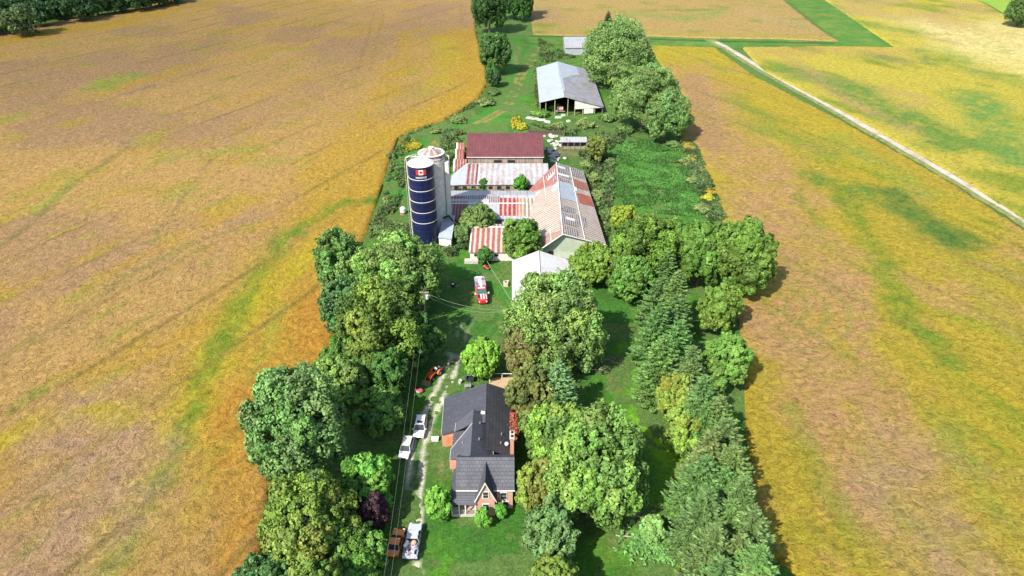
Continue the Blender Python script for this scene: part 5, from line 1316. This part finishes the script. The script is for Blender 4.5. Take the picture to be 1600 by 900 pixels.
for sx in (-1, 1):
    wheel(t, sx * 1.0, 2.8, .48, .28); wheel(t, sx * 1.0, -2.4, .48, .4)
    mb = MB(); mb.box((sx * 1.42, 1.75, 1.75), (.3, .12, .4)); mb.tube((sx * 1.05, 1.75, 1.7), (sx * 1.35, 1.75, 1.75), .03, .03, 5); mb.build('wing_mirror', MW, t)
    mb = MB(); mb.tube((sx * .75, 3.85, 1.05), (sx * .75, 3.95, 1.05), .15, .15, 12); mb.build('headlight', M_LAMP, t)

# orange tractor with front loader
p = P(679, 588); yaw = math.radians(150)
t = thing('tractor', (p.x, p.y, 0), 'small orange tractor with front loader bucket beside the drive, driver in light blue on it', 'tractor', rz=yaw)
MO = paint('tractor_orange', (.58, .11, .03), .4)
mb = MB(); mb.loft([rring(y, hw_, z0, z1, .1) for y, hw_, z0, z1 in [(.15, .30, .65, 1.2), (1.0, .32, .6, 1.25), (1.55, .30, .6, 1.15), (1.65, .22, .7, 1.0)]]); mb.build('hood', MO, t)
mb = MB(); mb.box((0, .2, .6), (.4, 2.6, .3)); mb.build('chassis', M_BLACK, t)
for sx in (-1, 1):
    wheel(t, sx * .68, -.65, .62, .36, .55); wheel(t, sx * .58, 1.15, .38, .24, .55)
    mb = MB(); rings = []
    for k in range(7):
        a = math.radians(20 + k * 23); rings.append([(sx * .50, -.65 + .72 * math.cos(a), .62 + .72 * math.sin(a)), (sx * .90, -.65 + .72 * math.cos(a), .62 + .72 * math.sin(a)), (sx * .90, -.65 + .68 * math.cos(a), .62 + .68 * math.sin(a)), (sx * .50, -.65 + .68 * math.cos(a), .62 + .68 * math.sin(a))])
    mb.loft(rings); mb.build('fender', MO, t)
    mb = MB(); mb.path([(sx * .48, .1, 1.1), (sx * .48, 1.2, 1.35), (sx * .48, 2.1, .7), (sx * .48, 2.35, .35)], .08, .07, 6); mb.build('loader_arm', MO, t)
mb = MB(); mb.slab([(-.8, 2.3, .08), (.8, 2.3, .08), (.8, 2.95, .05), (-.8, 2.95, .05)], .05); mb.slab([(-.8, 2.3, .08), (.8, 2.3, .08), (.8, 2.25, .6), (-.8, 2.25, .6)], dz=(0, .05, 0))
for sx in (-.8, .76): mb.slab([(sx, 2.3, .05), (sx, 2.93, .05), (sx, 2.28, .6)], dz=(.04, 0, 0))
mb.build('bucket', simple('worn_bucket', (.25, .19, .14), .6), t)
mb = MB(); mb.box((0, -.65, 1.0), (.5, .5, .12)); mb.box((0, -.9, 1.25), (.5, .1, .45)); mb.build('seat', M_BLACK, t)
mb = MB(); mb.tube((0, .05, 1.2), (0, -.22, 1.42), .03, .03, 6)
for k in range(12):
    a0, a1 = 2 * PI * k / 12, 2 * PI * (k + 1) / 12; mb.tube((.19 * math.cos(a0), -.24 + .05 * math.sin(a0), 1.43 + .18 * math.sin(a0)), (.19 * math.cos(a1), -.24 + .05 * math.sin(a1), 1.43 + .18 * math.sin(a1)), .018, .018, 5)
mb.build('steering_wheel', M_BLACK, t)
mb = MB()
for sx in (-.45, .45): mb.tube((sx, -1.05, .9), (sx, -1.15, 2.1), .045, .045, 6)
mb.tube((-.45, -1.15, 2.1), (.45, -1.15, 2.1), .045, .045, 6); mb.build('roll_bar', M_BLACK, t)
mb = MB(); mb.box((0, -1.75, .55), (1.3, 1.0, .5)); mb.box((0, -1.3, .7), (.2, .5, .1)); im = mb.build('rear_box', simple('brown_black_box', (.09, .06, .06), .7), t)
mb = MB(); mb.box((.25, -1.9, .83), (.45, .28, .06)); mb.build('white_lid', M_TRIM, im)

# person on the tractor
def skin_body(name, verts, edges, radii, mat, parent=None, rootv=0, lv=2):
    me = bpy.data.meshes.new(name); me.from_pydata(verts, edges, []); o = bpy.data.objects.new(name, me); COL.objects.link(o)
    md = o.modifiers.new('skin', 'SKIN'); md.use_smooth_shade = True
    for i, r in enumerate(radii): me.skin_vertices[0].data[i].radius = (r, r) if not isinstance(r, tuple) else r
    me.skin_vertices[0].data[rootv].use_root = True
    s = o.modifiers.new('sub', 'SUBSURF'); s.levels = lv; s.render_levels = lv
    me.materials.append(mat)
    if parent is not None: o.parent = parent
    return o
SKIN = simple('skin', (.45, .26, .18), .6, 0, .08); SHIRT = simple('light_blue_shirt', (.30, .55, .66), .8, 0, .1); JEANS = simple('dark_jeans', (.03, .04, .07), .85, 0, .2)
def sit_person(loc, yaw, label):
    """seated, arms forward to a steering wheel; local +Y is the way they look; hip at z 1.12"""
    root = thing('person', loc, label, 'person', rz=yaw)
    V = [(0, 0, .08), (0, .02, .3), (0, .03, .48), (0, .05, .56), (0, .08, .64)]
    E = [(0, 1), (1, 2), (2, 3), (3, 4)]; R = [(.16, .13), (.15, .11), (.17, .11), (.06, .06), (.055, .055)]
    for sx in (-1, 1):
        b = len(V); V += [(sx * .19, .03, .49), (sx * .25, .12, .28), (sx * .17, .34, .26), (sx * .15, .40, .27)]
        E += [(2, b), (b, b + 1), (b + 1, b + 2), (b + 2, b + 3)]; R += [.07, .052, .04, .035]
        b = len(V); V += [(sx * .10, .04, .04), (sx * .17, .45, .06), (sx * .18, .52, -.36), (sx * .18, .68, -.42)]
        E += [(0, b), (b, b + 1), (b + 1, b + 2), (b + 2, b + 3)]; R += [.095, .07, .05, .04]
        # five fingers curled round the wheel
    body = skin_body('body', V, E, R, SKIN, root)
    for sx in (-1, 1):
        HV = [(sx * .15, .38, .27), (sx * .145, .43, .275)]; HE = [(0, 1)]; HR = [.034, .036]
        for k, ln in enumerate((.045, .052, .048, .038)):
            b = len(HV); xx = sx * .15 + (k - 1.5) * .021
            HV += [(xx, .47, .285), (xx, .47 + ln * .6, .272), (xx, .47 + ln * .5, .25)]; HE += [(1, b), (b, b + 1), (b + 1, b + 2)]; HR += [.011, .010, .008]
        b = len(HV); HV += [(sx * .115, .42, .262), (sx * .098, .45, .25)]; HE += [(1, b), (b, b + 1)]; HR += [.012, .01]
        skin_body('hand', HV, HE, HR, SKIN, root, 0, 1)
    # head with nose, ears, eyes and mouth
    mb = MB(); rings = []
    for zz, wx, wy, cy in ((-.115, .03, .04, .05), (-.10, .045, .06, .035), (-.05, .068, .085, .01), (0, .077, .098, 0), (.05, .078, .10, -.005), (.09, .06, .08, -.01), (.115, .03, .045, -.01)):
        rings.append([(wx * math.cos(2 * PI * i / 12), cy + wy * math.sin(2 * PI * i / 12), zz) for i in range(12)])
    mb.loft(rings); mb.add([(-.015, .09, -.02), (.015, .09, -.02), (0, .125, -.025), (0, .092, .03)], [(0, 2, 3), (2, 1, 3), (0, 1, 2)])
    for sx in (-1, 1): mb.box((sx * .08, 0, -.005), (.02, .035, .06))
    hd = mb.build('head', SKIN, root, smooth=True); hd.location = (0, .10, .76); hd.rotation_euler = (-.15, 0, 0)
    mb = MB()
    for sx in (-1, 1): mb.box((sx * .03, .095, .01), (.02, .01, .01))
    mb.build('eyes', M_DARK, hd)
    mb = MB(); mb.box((0, .093, -.062), (.045, .01, .01)); mb.build('mouth', simple('lips', (.35, .12, .1), .6), hd)
    mb = MB(); mb.lathe([(.085, .02), (.088, .06), (.07, .11), (.02, .13)], c=(0, -.012, 0), n=14); mb.build('hair', simple('brown_hair', (.07, .04, .025), .9), hd)
    # shirt: loose shell over trunk and sleeves
    V = [(0, 0, .10), (0, .02, .3), (0, .03, .46)]; E = [(0, 1), (1, 2)]; R = [(.19, .155), (.18, .14), (.19, .13)]
    for sx in (-1, 1):
        b = len(V); V += [(sx * .20, .03, .49), (sx * .255, .12, .29), (sx * .18, .31, .26)]; E += [(2, b), (b, b + 1), (b + 1, b + 2)]; R += [.09, .07, .055]
    skin_body('shirt', V, E, R, SHIRT, root)
    V = [(0, 0, .06)]; E = []; R = [(.18, .14)]
    for sx in (-1, 1):
        b = len(V); V += [(sx * .10, .06, .05), (sx * .17, .46, .065), (sx * .18, .525, -.34)]; E += [(0, b), (b, b + 1), (b + 1, b + 2)]; R += [.11, .09, .07]
    skin_body('trousers', V, E, R, JEANS, root)
    for sx in (-1, 1):
        mb = MB(); mb.loft([rring(y, a, -.47, z1, .03, 3) for y, a, z1 in ((.50, .045, -.36), (.58, .05, -.36), (.68, .05, -.40), (.76, .035, -.43))]); o = mb.build('boot', M_BLACK, root); o.location = (sx * .18, 0, 0)
    return root
M = Matrix.Rotation(yaw, 3, 'Z'); s_ = Vector((p.x, p.y, 0)) + M @ Vector((0, -.66, 1.08))
sit_person(tuple(s_), yaw, 'person in a light blue shirt and dark trousers driving the orange tractor')

# ride-on mowers
def mower(u, v, yaw, label, c, body2):
    p = P(u, v); t = thing('ride_on_mower', (p.x, p.y, 0), label, 'lawn mower', rz=yaw); m = paint('mower_paint', c, .4)
    mb = MB(); mb.loft([rring(y, a, .35, z1, .08) for y, a, z1 in ((.05, .26, .75), (.6, .27, .78), (.85, .2, .6))]); mb.build('hood', m, t)
    mb = MB(); mb.box((0, -.2, .42), (.55, .8, .18)); mb.loft([rring(y, a, .3, .62, .08) for y, a in ((-.95, .4), (-.35, .46))]); mb.build('body', m, t)
    mb = MB(); mb.lathe([(.52, .12), (.55, .2), (.5, .28)], n=20); mb.build('deck', body2, t)
    mb = MB(); mb.box((0, -.5, .7), (.42, .38, .1)); mb.box((0, -.72, .86), (.42, .08, .3)); mb.build('seat', M_BLACK, t)
    mb = MB(); mb.tube((0, 0, .7), (0, -.12, .95), .02, .02, 5); mb.lathe([(.16, -.01), (.19, 0), (.16, .01)], c=(0, -.13, .96), n=14); mb.build('steering_wheel', M_BLACK, t)
    for sx in (-1, 1): wheel(t, sx * .42, -.6, .25, .2); wheel(t, sx * .38, .55, .18, .14)
    return t
mower(655, 612, -2.2, 'red and silver-lilac ride-on mower on the grass left of the drive, below the tractor', (.45, .09, .08), paint('lilac_deck', (.40, .38, .48)))
mower(760, 420, .9, 'red and orange ride-on mower near the red-striped shed, far end of the yard', (.52, .10, .04), M_BLACK)

def yard(name, u, v, label, cat, rz=0): p = P(u, v); return thing(name, (p.x, p.y, 0), label, cat, rz=rz)
t = yard('fire_pit', 708, 447, 'dark round fire pit with white lid and a plank across it on the yard grass', 'fire pit')
mb = MB(); mb.lathe([(.55, 0), (.62, .35), (.62, .5), (.5, .5), (.45, .2)], n=22); mb.build('bowl', M_DARK, t)
mb = MB(); mb.lathe([(.3, .5), (.28, .62), (.05, .68)], n=16); mb.build('lid', M_TRIM, t)
mb = MB(); mb.box((0, -.35, .15), (2.6, .25, .08), rz=.15); mb.build('plank', simple('grey_plank', (.3, .27, .24), .9), t)
t = yard('utility_trailer', 735, 594, 'small black two-wheeled utility trailer with tongue beside the lime-green tree', 'trailer')
mb = MB(); mb.box((0, 0, .45), (1.3, 1.6, .1))
for sx in (-.65, .65): mb.box((sx, 0, .7), (.06, 1.6, .45))
for sy in (-.8, .8): mb.box((0, sy, .7), (1.3, .06, .45))
mb.build('box', simple('black_steel', (.03, .035, .05), .5), t)
mb = MB(); mb.slab([(-.62, .1, .95), (.62, .1, .95), (.62, .77, .95), (-.62, .77, .95)], .04); mb.build('lid', simple('slate_lid', (.12, .14, .2), .4), t)
mb = MB(); mb.tube((0, -.8, .4), (0, -2.4, .35), .05, .05, 6); mb.build('tongue', M_STEEL, t)
for sx in (-.78, .78): wheel(t, sx, 0, .28, .16)
t = yard('bucket', 719, 599, 'white bucket standing alone on the grass behind the house', 'bucket')
mb = MB(); mb.lathe([(.25, 0), (.36, .75), (.33, .75), (.24, .06)], n=18); mb.build('pail', M_TRIM, t)
mb = MB()
for k in range(8):
    a0, a1 = PI * k / 8, PI * (k + 1) / 8; mb.tube((.34 * math.cos(a0), 0, .75 + .25 * math.sin(a0)), (.34 * math.cos(a1), 0, .75 + .25 * math.sin(a1)), .012, .012, 4)
mb.build('handle', M_STEEL, t)
t = yard('storage_box', 680, 688, 'low white storage box on the grass by the side door of the house', 'box')
mb = MB(); mb.box((0, 0, .25), (1.1, .65, .5)); mb.build('box', M_TRIM, t, bevel=.03)
mb = MB(); mb.box((0, 0, .54), (1.16, .7, .08)); mb.build('lid', M_LAMP, t, bevel=.02)
t = yard('garden_table', 731, 607, 'small grey garden table with white things behind the house', 'table')
mb = MB(); mb.box((0, 0, .72), (1.2, .8, .06)); mb.build('tabletop', M_STEEL, t)
for sx in (-.5, .5):
    for sy in (-.32, .32): mb = MB(); mb.box((sx, sy, .35), (.06, .06, .7)); mb.build('leg', M_STEEL, t)
t = yard('cable_reel', 793, 446, 'pale wooden crate stack beside the wall of the white-roofed shed', 'crate'); t.name = 'wooden_crate'
mb = MB(); mb.box((-.4, 0, .45), (1.0, 1.1, .9)); mb.box((-.1, .9, .3), (.8, .6, .6), rz=.3); mb.build('box', simple('pale_crate', (.55, .42, .34), .8, 0, .15, 4), t)
mb = MB(); mb.box((-.35, 0, .93), (.4, .5, .05)); mb.build('opening', M_DARK, t)
t = yard('barrel', 929, 304, 'pale blue barrel in the weeds right of the gable barn', 'barrel')
mb = MB(); mb.lathe([(.42, 0), (.5, .25), (.5, .9), (.42, 1.15), (.05, 1.15)], n=18); mb.build('drum', paint('pale_blue', (.42, .5, .62)), t)
mb = MB(); mb.lathe([(.51, .35), (.53, .4), (.51, .45)], n=18); mb.lathe([(.51, .75), (.53, .8), (.51, .85)], n=18); mb.build('hoop', M_STEEL, t)

# utility pole and wires
pp = P(668, 520); t = thing('utility_pole', (pp.x, pp.y, 0), 'grey timber utility pole with crossarm and transformer rising from the tree belt', 'utility pole')
HT = 10.0
tp = Vector((pp.x, pp.y, HT))
mb = MB(); mb.tube((0, 0, -.3), (0, 0, HT + .3), .15, .10, 10); mb.build('pole', simple('pole_wood', (.17, .145, .12), .9, 0, .25, 4), t)
mb = MB(); mb.box((0, -.1, HT - .5), (1.7, .1, .12)); mb.build('crossarm', M_WOOD, t)
mb = MB(); mb.lathe([(.05, 0), (.3, .05), (.3, .85), (.05, .95)], c=(.5, -.1, HT - 1.9), n=16); mb.build('transformer', simple('transformer_grey', (.55, .57, .56), .5), t)
for x in (-.75, -.35, .35, .75):
    mb = MB(); mb.lathe([(.05, 0), (.08, .05), (.05, .1), (.08, .15), (.03, .2)], c=(x, -.1, HT - .42), n=10); mb.build('insulator', M_TRIM, t)
M_WIRE = simple('weathered_wire', (.30, .33, .26), .5, .2, .1)
def wire(a, b, sag, label, r=.010, n=26, name='overhead_wire', mat=None):
    a = Vector(a); b = Vector(b); pts = [a.lerp(b, i / n) - Vector((0, 0, sag * 4 * (i / n) * (1 - i / n))) for i in range(n + 1)]
    mb = MB(); mb.path(pts, r, r, 5); o = mb.build(name, mat or M_WIRE); tag(o, label, 'wire'); return o
e1 = P(598, 915, 9.0); e2 = P(609, 915, 9.0)
wire(tp + Vector((-.5, 0, -.2)), e1, .8, 'left one of the two thin wires running along the drive to the bottom edge')
wire(tp + Vector((.5, 0, -.2)), e2, .8, 'right one of the two thin wires running along the drive to the bottom edge')
w1 = P(797, 484, 4.5); wire(tp + Vector((.2, 0, -.6)), w1, 1.2, 'twisted cable spanning the yard from pole to white-roofed shed, upper strand', .028)
wire(tp + Vector((.1, 0, -1.1)), w1 + Vector((0, .1, -.1)), 1.9, 'twisted service cable spanning the yard, lower strand sagging more', .022)
wire(P(761, 408, 4.0), P(798, 468, 4.2), .15, 'thin pale green wire between the red-striped shed and the white-roofed shed', .03, mat=simple('pale_green_wire', (.35, .55, .35), .5))
wire(P(689, 398, 2.5), tp + Vector((0, .1, -.3)), .8, 'thin wire from the pole to the foot of the blue silo', .014)

# stones, slabs and logs
rnd = random.Random(21)
k = 0
pl = ['top', 'upper', 'middle', 'lower', 'bottom']
for i in range(62):
    u = 868 + rnd.gauss(0, 8) - (0 if i % 3 else 6); v = rnd.uniform(212, 254); u += (v - 232) * .12
    q = P(u, v); mb = MB(); rr_ = rnd.uniform(.35, 1.0); mb.rock((0, 0, rr_ * .35), rr_, rnd, flat=.7)
    o = mb.build('boulder', M_STONE); o.location = (q.x, q.y, 0)
    tag(o, 'whitish boulder in the stone heap at the right end of the red-roofed barn', 'boulder', 'whitish boulders heaped beside the red-roofed barn')
for i, (u, v, l, a) in enumerate(((829, 185, 3.4, -.25), (836, 186, 3.0, -.1), (846, 188, 3.2, -.2), (856, 191, 2.6, -.6), (872, 184, 2.6, 0), (864, 199, 2.0, .9), (880, 181, 1.8, .3), (888, 190, 1.6, .2))):
    q = P(u, v); mb = MB(); mb.loft([[(x * (1 - .1 * zz), y * (1 - .2 * zz), zz * .5) for x, y in ((-l / 2, -.6), (0, -.8), (l / 2, -.5), (l / 2 * .9, .6), (0, .75), (-l / 2 * .85, .55))] for zz in (0, 1)])
    o = mb.build('stone_slab', M_STONE); o.location = (q.x, q.y, 0); o.rotation_euler = (0, 0, a)
    tag(o, 'flat pale stone slab in the weeds before the machine shed', 'stone slab', 'pale stone slabs before the machine shed')
t = thing('ruined_wall', tuple(P(835, 208)), 'low dark timber and stone ruin behind the red-roofed barn', 'ruin')
mb = MB(); mb.wall((0 - 2, -1), (10, -1), 1.6, 1.0, .4); mb.build('wall', simple('dark_rotten_boards', (.10, .07, .055), .95, 0, .4, 3), t)
mb = MB()
for i in range(9): mb.box((-1.6 + i * 1.35, -.2, .5), (.25, 2.0, .2), rz=rnd.uniform(-.6, .6), rx=rnd.uniform(-.2, .2))
mb.build('fallen_boards', M_WOOD, t)
def branch(name, a, b, r, label, cat='branch', twigs=10, seed=1, mat=None):
    R_ = random.Random(seed); a = P(*a); b = P(*b); n = 7; pts = []
    nrm = Vector((-(b - a).y, (b - a).x, 0)).normalized(); L = (b - a).length
    for i in range(n + 1): pts.append(a.lerp(b, i / n) + nrm * R_.uniform(-.05, .05) * L + Vector((0, 0, r + .1 + .12 * R_.random())))
    mb = MB(); mb.path(pts, r, r * .45, 6)
    for i in range(twigs):
        s = pts[R_.randrange(2, n)]; e = s + nrm * R_.uniform(-1, 1) * L * .3 + (b - a) * R_.uniform(0, .25) + Vector((0, 0, R_.uniform(.1, .8)))
        mid = s.lerp(e, .5) + Vector((R_.uniform(-.2, .2), R_.uniform(-.2, .2), .1)); mb.path([s, mid, e], r * .35, r * .12, 4)
    o = mb.build(name, mat or simple('dead_wood', (.33, .28, .22), .9, 0, .3, 4)); tag(o, label, cat); return o
branch('fallen_branch', (902, 575), (948, 582), .12, 'long bare grey branch lying in the shade right of the lone spruce', seed=3)
branch('fallen_branch', (932, 560), (975, 572), .08, 'twiggy bare branch fanned out on the shaded lawn, farther one', twigs=26, seed=4)
branch('fallen_branch', (975, 806), (1010, 812), .10, 'bare brown branch lying on the east lawn above the broken tree', seed=5)
branch('fallen_branch', (962, 839), (995, 841), .14, 'pale stripped log on the east lawn left of the cut green branches', twigs=2, seed=6)
branch('fallen_branch', (1100, 315), (1118, 342), .12, 'pale dead branch at the lower right corner of the pasture', twigs=5, seed=7)
branch('fallen_branch', (1086, 293), (1095, 304), .10, 'small dead branch on the right edge of the pasture', twigs=4, seed=8)
branch('fallen_branch', (1003, 552), (1022, 566), .10, 'grey branch at the lawn-side foot of the windbreak', twigs=5, seed=9)
# heap of cut green willow branches on the lawn
rng = np.random.default_rng(5)
t = thing('cut_branches', tuple(P(1010, 845)), 'heap of freshly cut bright green branches spread on the east lawn', 'branch heap')
P_, N_ = [], []
for i in range(70):
    a = rng.uniform(0, 2 * PI); L = rng.uniform(1.0, 3.2); n = 26; s = rng.random(n); st = rng.normal(0, 1.1, 2)
    a = rng.normal(-.8, .9)
    P_.append(np.stack([st[0] * 1.4 + np.cos(a) * L * s + rng.normal(0, .12, n), st[1] + np.sin(a) * L * s + rng.normal(0, .12, n), .25 + .35 * np.sin(s * 3) + rng.normal(0, .07, n)], 1))
Pn = np.concatenate(P_); Nn = sph(len(Pn), rng) + np.array([0, 0, 1.]); Nn /= np.linalg.norm(Nn, axis=1)[:, None]
cc = np.array((.15, .33, .09)) * rng.uniform(.7, 1.3, (len(Pn), 1))
npmesh('foliage', leaf_quads(Pn, Nn, np.full(len(Pn), .15), rng, 2.0), np.arange(4 * len(Pn)).reshape(-1, 4), LEAF, np.repeat(cc, 4, 0), t)
mb = MB()
for i in range(10): a = rng.uniform(-1.5, .3); mb.tube((rng.normal(0, 1), rng.normal(0, .8), .25), (rng.normal(0, 1) + 2 * math.cos(a), rng.normal(0, .8) + 2 * math.sin(a), .5), .05, .02, 5)
mb.build('stem', BARK, t)

# ---- rough grass and weeds (nobody could count them)
def tufts(name, areas, n, size, cols, label, hgt, avoid=None, seed=1, cat='grass'):
    rng = np.random.default_rng(seed); pts = []
    for poly in areas:
        pw = W(poly); xs = [q[0] for q in pw]; ys = [q[1] for q in pw]; m = int(n / len(areas))
        x = rng.uniform(min(xs), max(xs), m * 3); y = rng.uniform(min(ys), max(ys), m * 3); k = inside(x, y, pw)
        f = fbm(x / 5, y / 5, seed + 3, 3); k &= rng.random(len(x)) < smooth(.3, .6, f); pts.append(np.stack([x[k], y[k]], 1)[:m])
    xy = np.concatenate(pts); rep = 5; xy = np.repeat(xy, rep, 0) + rng.normal(0, size * .8, (len(xy) * rep, 2))
    N_ = len(xy); C = np.stack([xy[:, 0], xy[:, 1], rng.uniform(.1, hgt, N_)], 1)
    nn = sph(N_, rng) + np.array([0, -.2, .9]); nn /= np.linalg.norm(nn, axis=1)[:, None]
    ci = rng.integers(0, len(cols), N_ // rep + 1).repeat(rep)[:N_]; f = smooth(.4, .6, fbm(xy[:, 0] / 7, xy[:, 1] / 7, seed, 3))[:, None]
    col = np.array(cols)[ci] * (.75 + .5 * f) * rng.uniform(.8, 1.2, (N_, 1))
    o = npmesh(name, leaf_quads(C, nn, np.full(N_, size), rng, 1.4), np.arange(4 * N_).reshape(-1, 4), LEAF, np.repeat(col, 4, 0)); tag(o, label, cat, kind='stuff')
tufts('pasture_grass', [[(962, 216), (1062, 222), (1118, 342), (985, 330), (955, 300), (965, 240)]], 16000, .17, [(.06, .18, .035), (.05, .145, .03), (.09, .21, .035)], 'long bright green pasture grass behind the windbreak', .45, seed=2)
tufts('weeds', [[(820, 192), (880, 205), (1000, 200), (960, 235), (915, 240), (915, 215), (880, 212)], [(905, 240), (960, 236), (955, 350), (945, 380), (940, 380), (910, 262)], [(1062, 222), (1085, 222), (1135, 345), (1108, 345)],
                [(690, 205), (728, 205), (700, 262), (700, 292), (690, 292)], [(705, 335), (735, 345), (735, 400), (700, 400)], [(700, 285), (840, 286), (830, 300), (700, 300)]],
      9500, .28, [(.07, .11, .04), (.045, .085, .03), (.11, .14, .05), (.06, .13, .03)], 'tall tangled weeds around the barns and along the pasture edge', 1.0, seed=3, cat='weeds')
tufts('field_margin', [[(625, 215), (700, 186), (755, 150), (770, 140), (745, 165), (650, 208)], [(612, 240), (640, 212), (630, 300), (600, 372), (575, 372), (600, 310)], [(575, 350), (660, 350), (690, 385), (700, 395), (600, 380)], [(840, 60), (900, 90), (845, 100)], [(834, 100), (842, 100), (846, 165), (838, 170)]],
      5000, .26, [(.08, .13, .04), (.05, .12, .03), (.13, .16, .05)], 'rough grass margin between the crop fields and the farm lane', .7, seed=4)
tufts('goldenrod', [[(622, 222), (650, 220), (658, 232), (630, 240)], [(800, 188), (812, 184), (814, 200), (800, 204)]], 350, .22, [(.40, .32, .02), (.30, .28, .03)], 'yellow flowering weeds left of the silos', .9, seed=6, cat='weeds')

# ---- fair-weather clouds, high over the fields and out of the picture; they thin the sun on the land below
def cloud(tx, ty, rx, ry, h, thin, label, seed):
    p = Vector((tx, ty, 0)) + sdir * (h / sdir.z)
    n = N('cloud_vapour_%d' % seed); n.t.nodes.remove(n.b)
    co = n.n('ShaderNodeTexCoord').outputs['Object']
    mp = n.n('ShaderNodeMapping'); mp.inputs['Scale'].default_value = (1 / rx, 1 / ry, 0); n.l(co, mp.inputs[0])
    ln = n.n('ShaderNodeVectorMath', operation='LENGTH'); n.l(mp.outputs[0], ln.inputs[0])
    nz = n.noise(co, .012, 5, .6)
    t_ = n.math('ADD', ln.outputs['Value'], n.math('MULTIPLY', n.math('SUBTRACT', nz, .5), .9))
    f = n.rampv(t_, 1.0, .35, 0., thin)
    tr = n.n('ShaderNodeBsdfTransparent'); d = n.n('ShaderNodeBsdfTranslucent'); d.inputs[0].default_value = (.9, .9, .9, 1)
    m = n.n('ShaderNodeMixShader'); n.l(f, m.inputs[0]); n.l(tr.outputs[0], m.inputs[1]); n.l(d.outputs[0], m.inputs[2]); n.l(m.outputs[0], n.out.inputs[0])
    mb = MB(); rings = []
    for k in range(9):
        a = -PI / 2 + PI * k / 8; rr_ = max(.02, math.cos(a))
        rings.append([(rx * rr_ * math.cos(2 * PI * i / 40), ry * rr_ * math.sin(2 * PI * i / 40), 40 * math.sin(a) * (1.4 if a > 0 else .5)) for i in range(40)])
    mb.loft(rings); o = mb.build('cloud', n.mat, smooth=True); o.location = p; tag(o, kind='structure'); return o
cloud(-230, 360, 300, 190, 500, .26, '', 1)
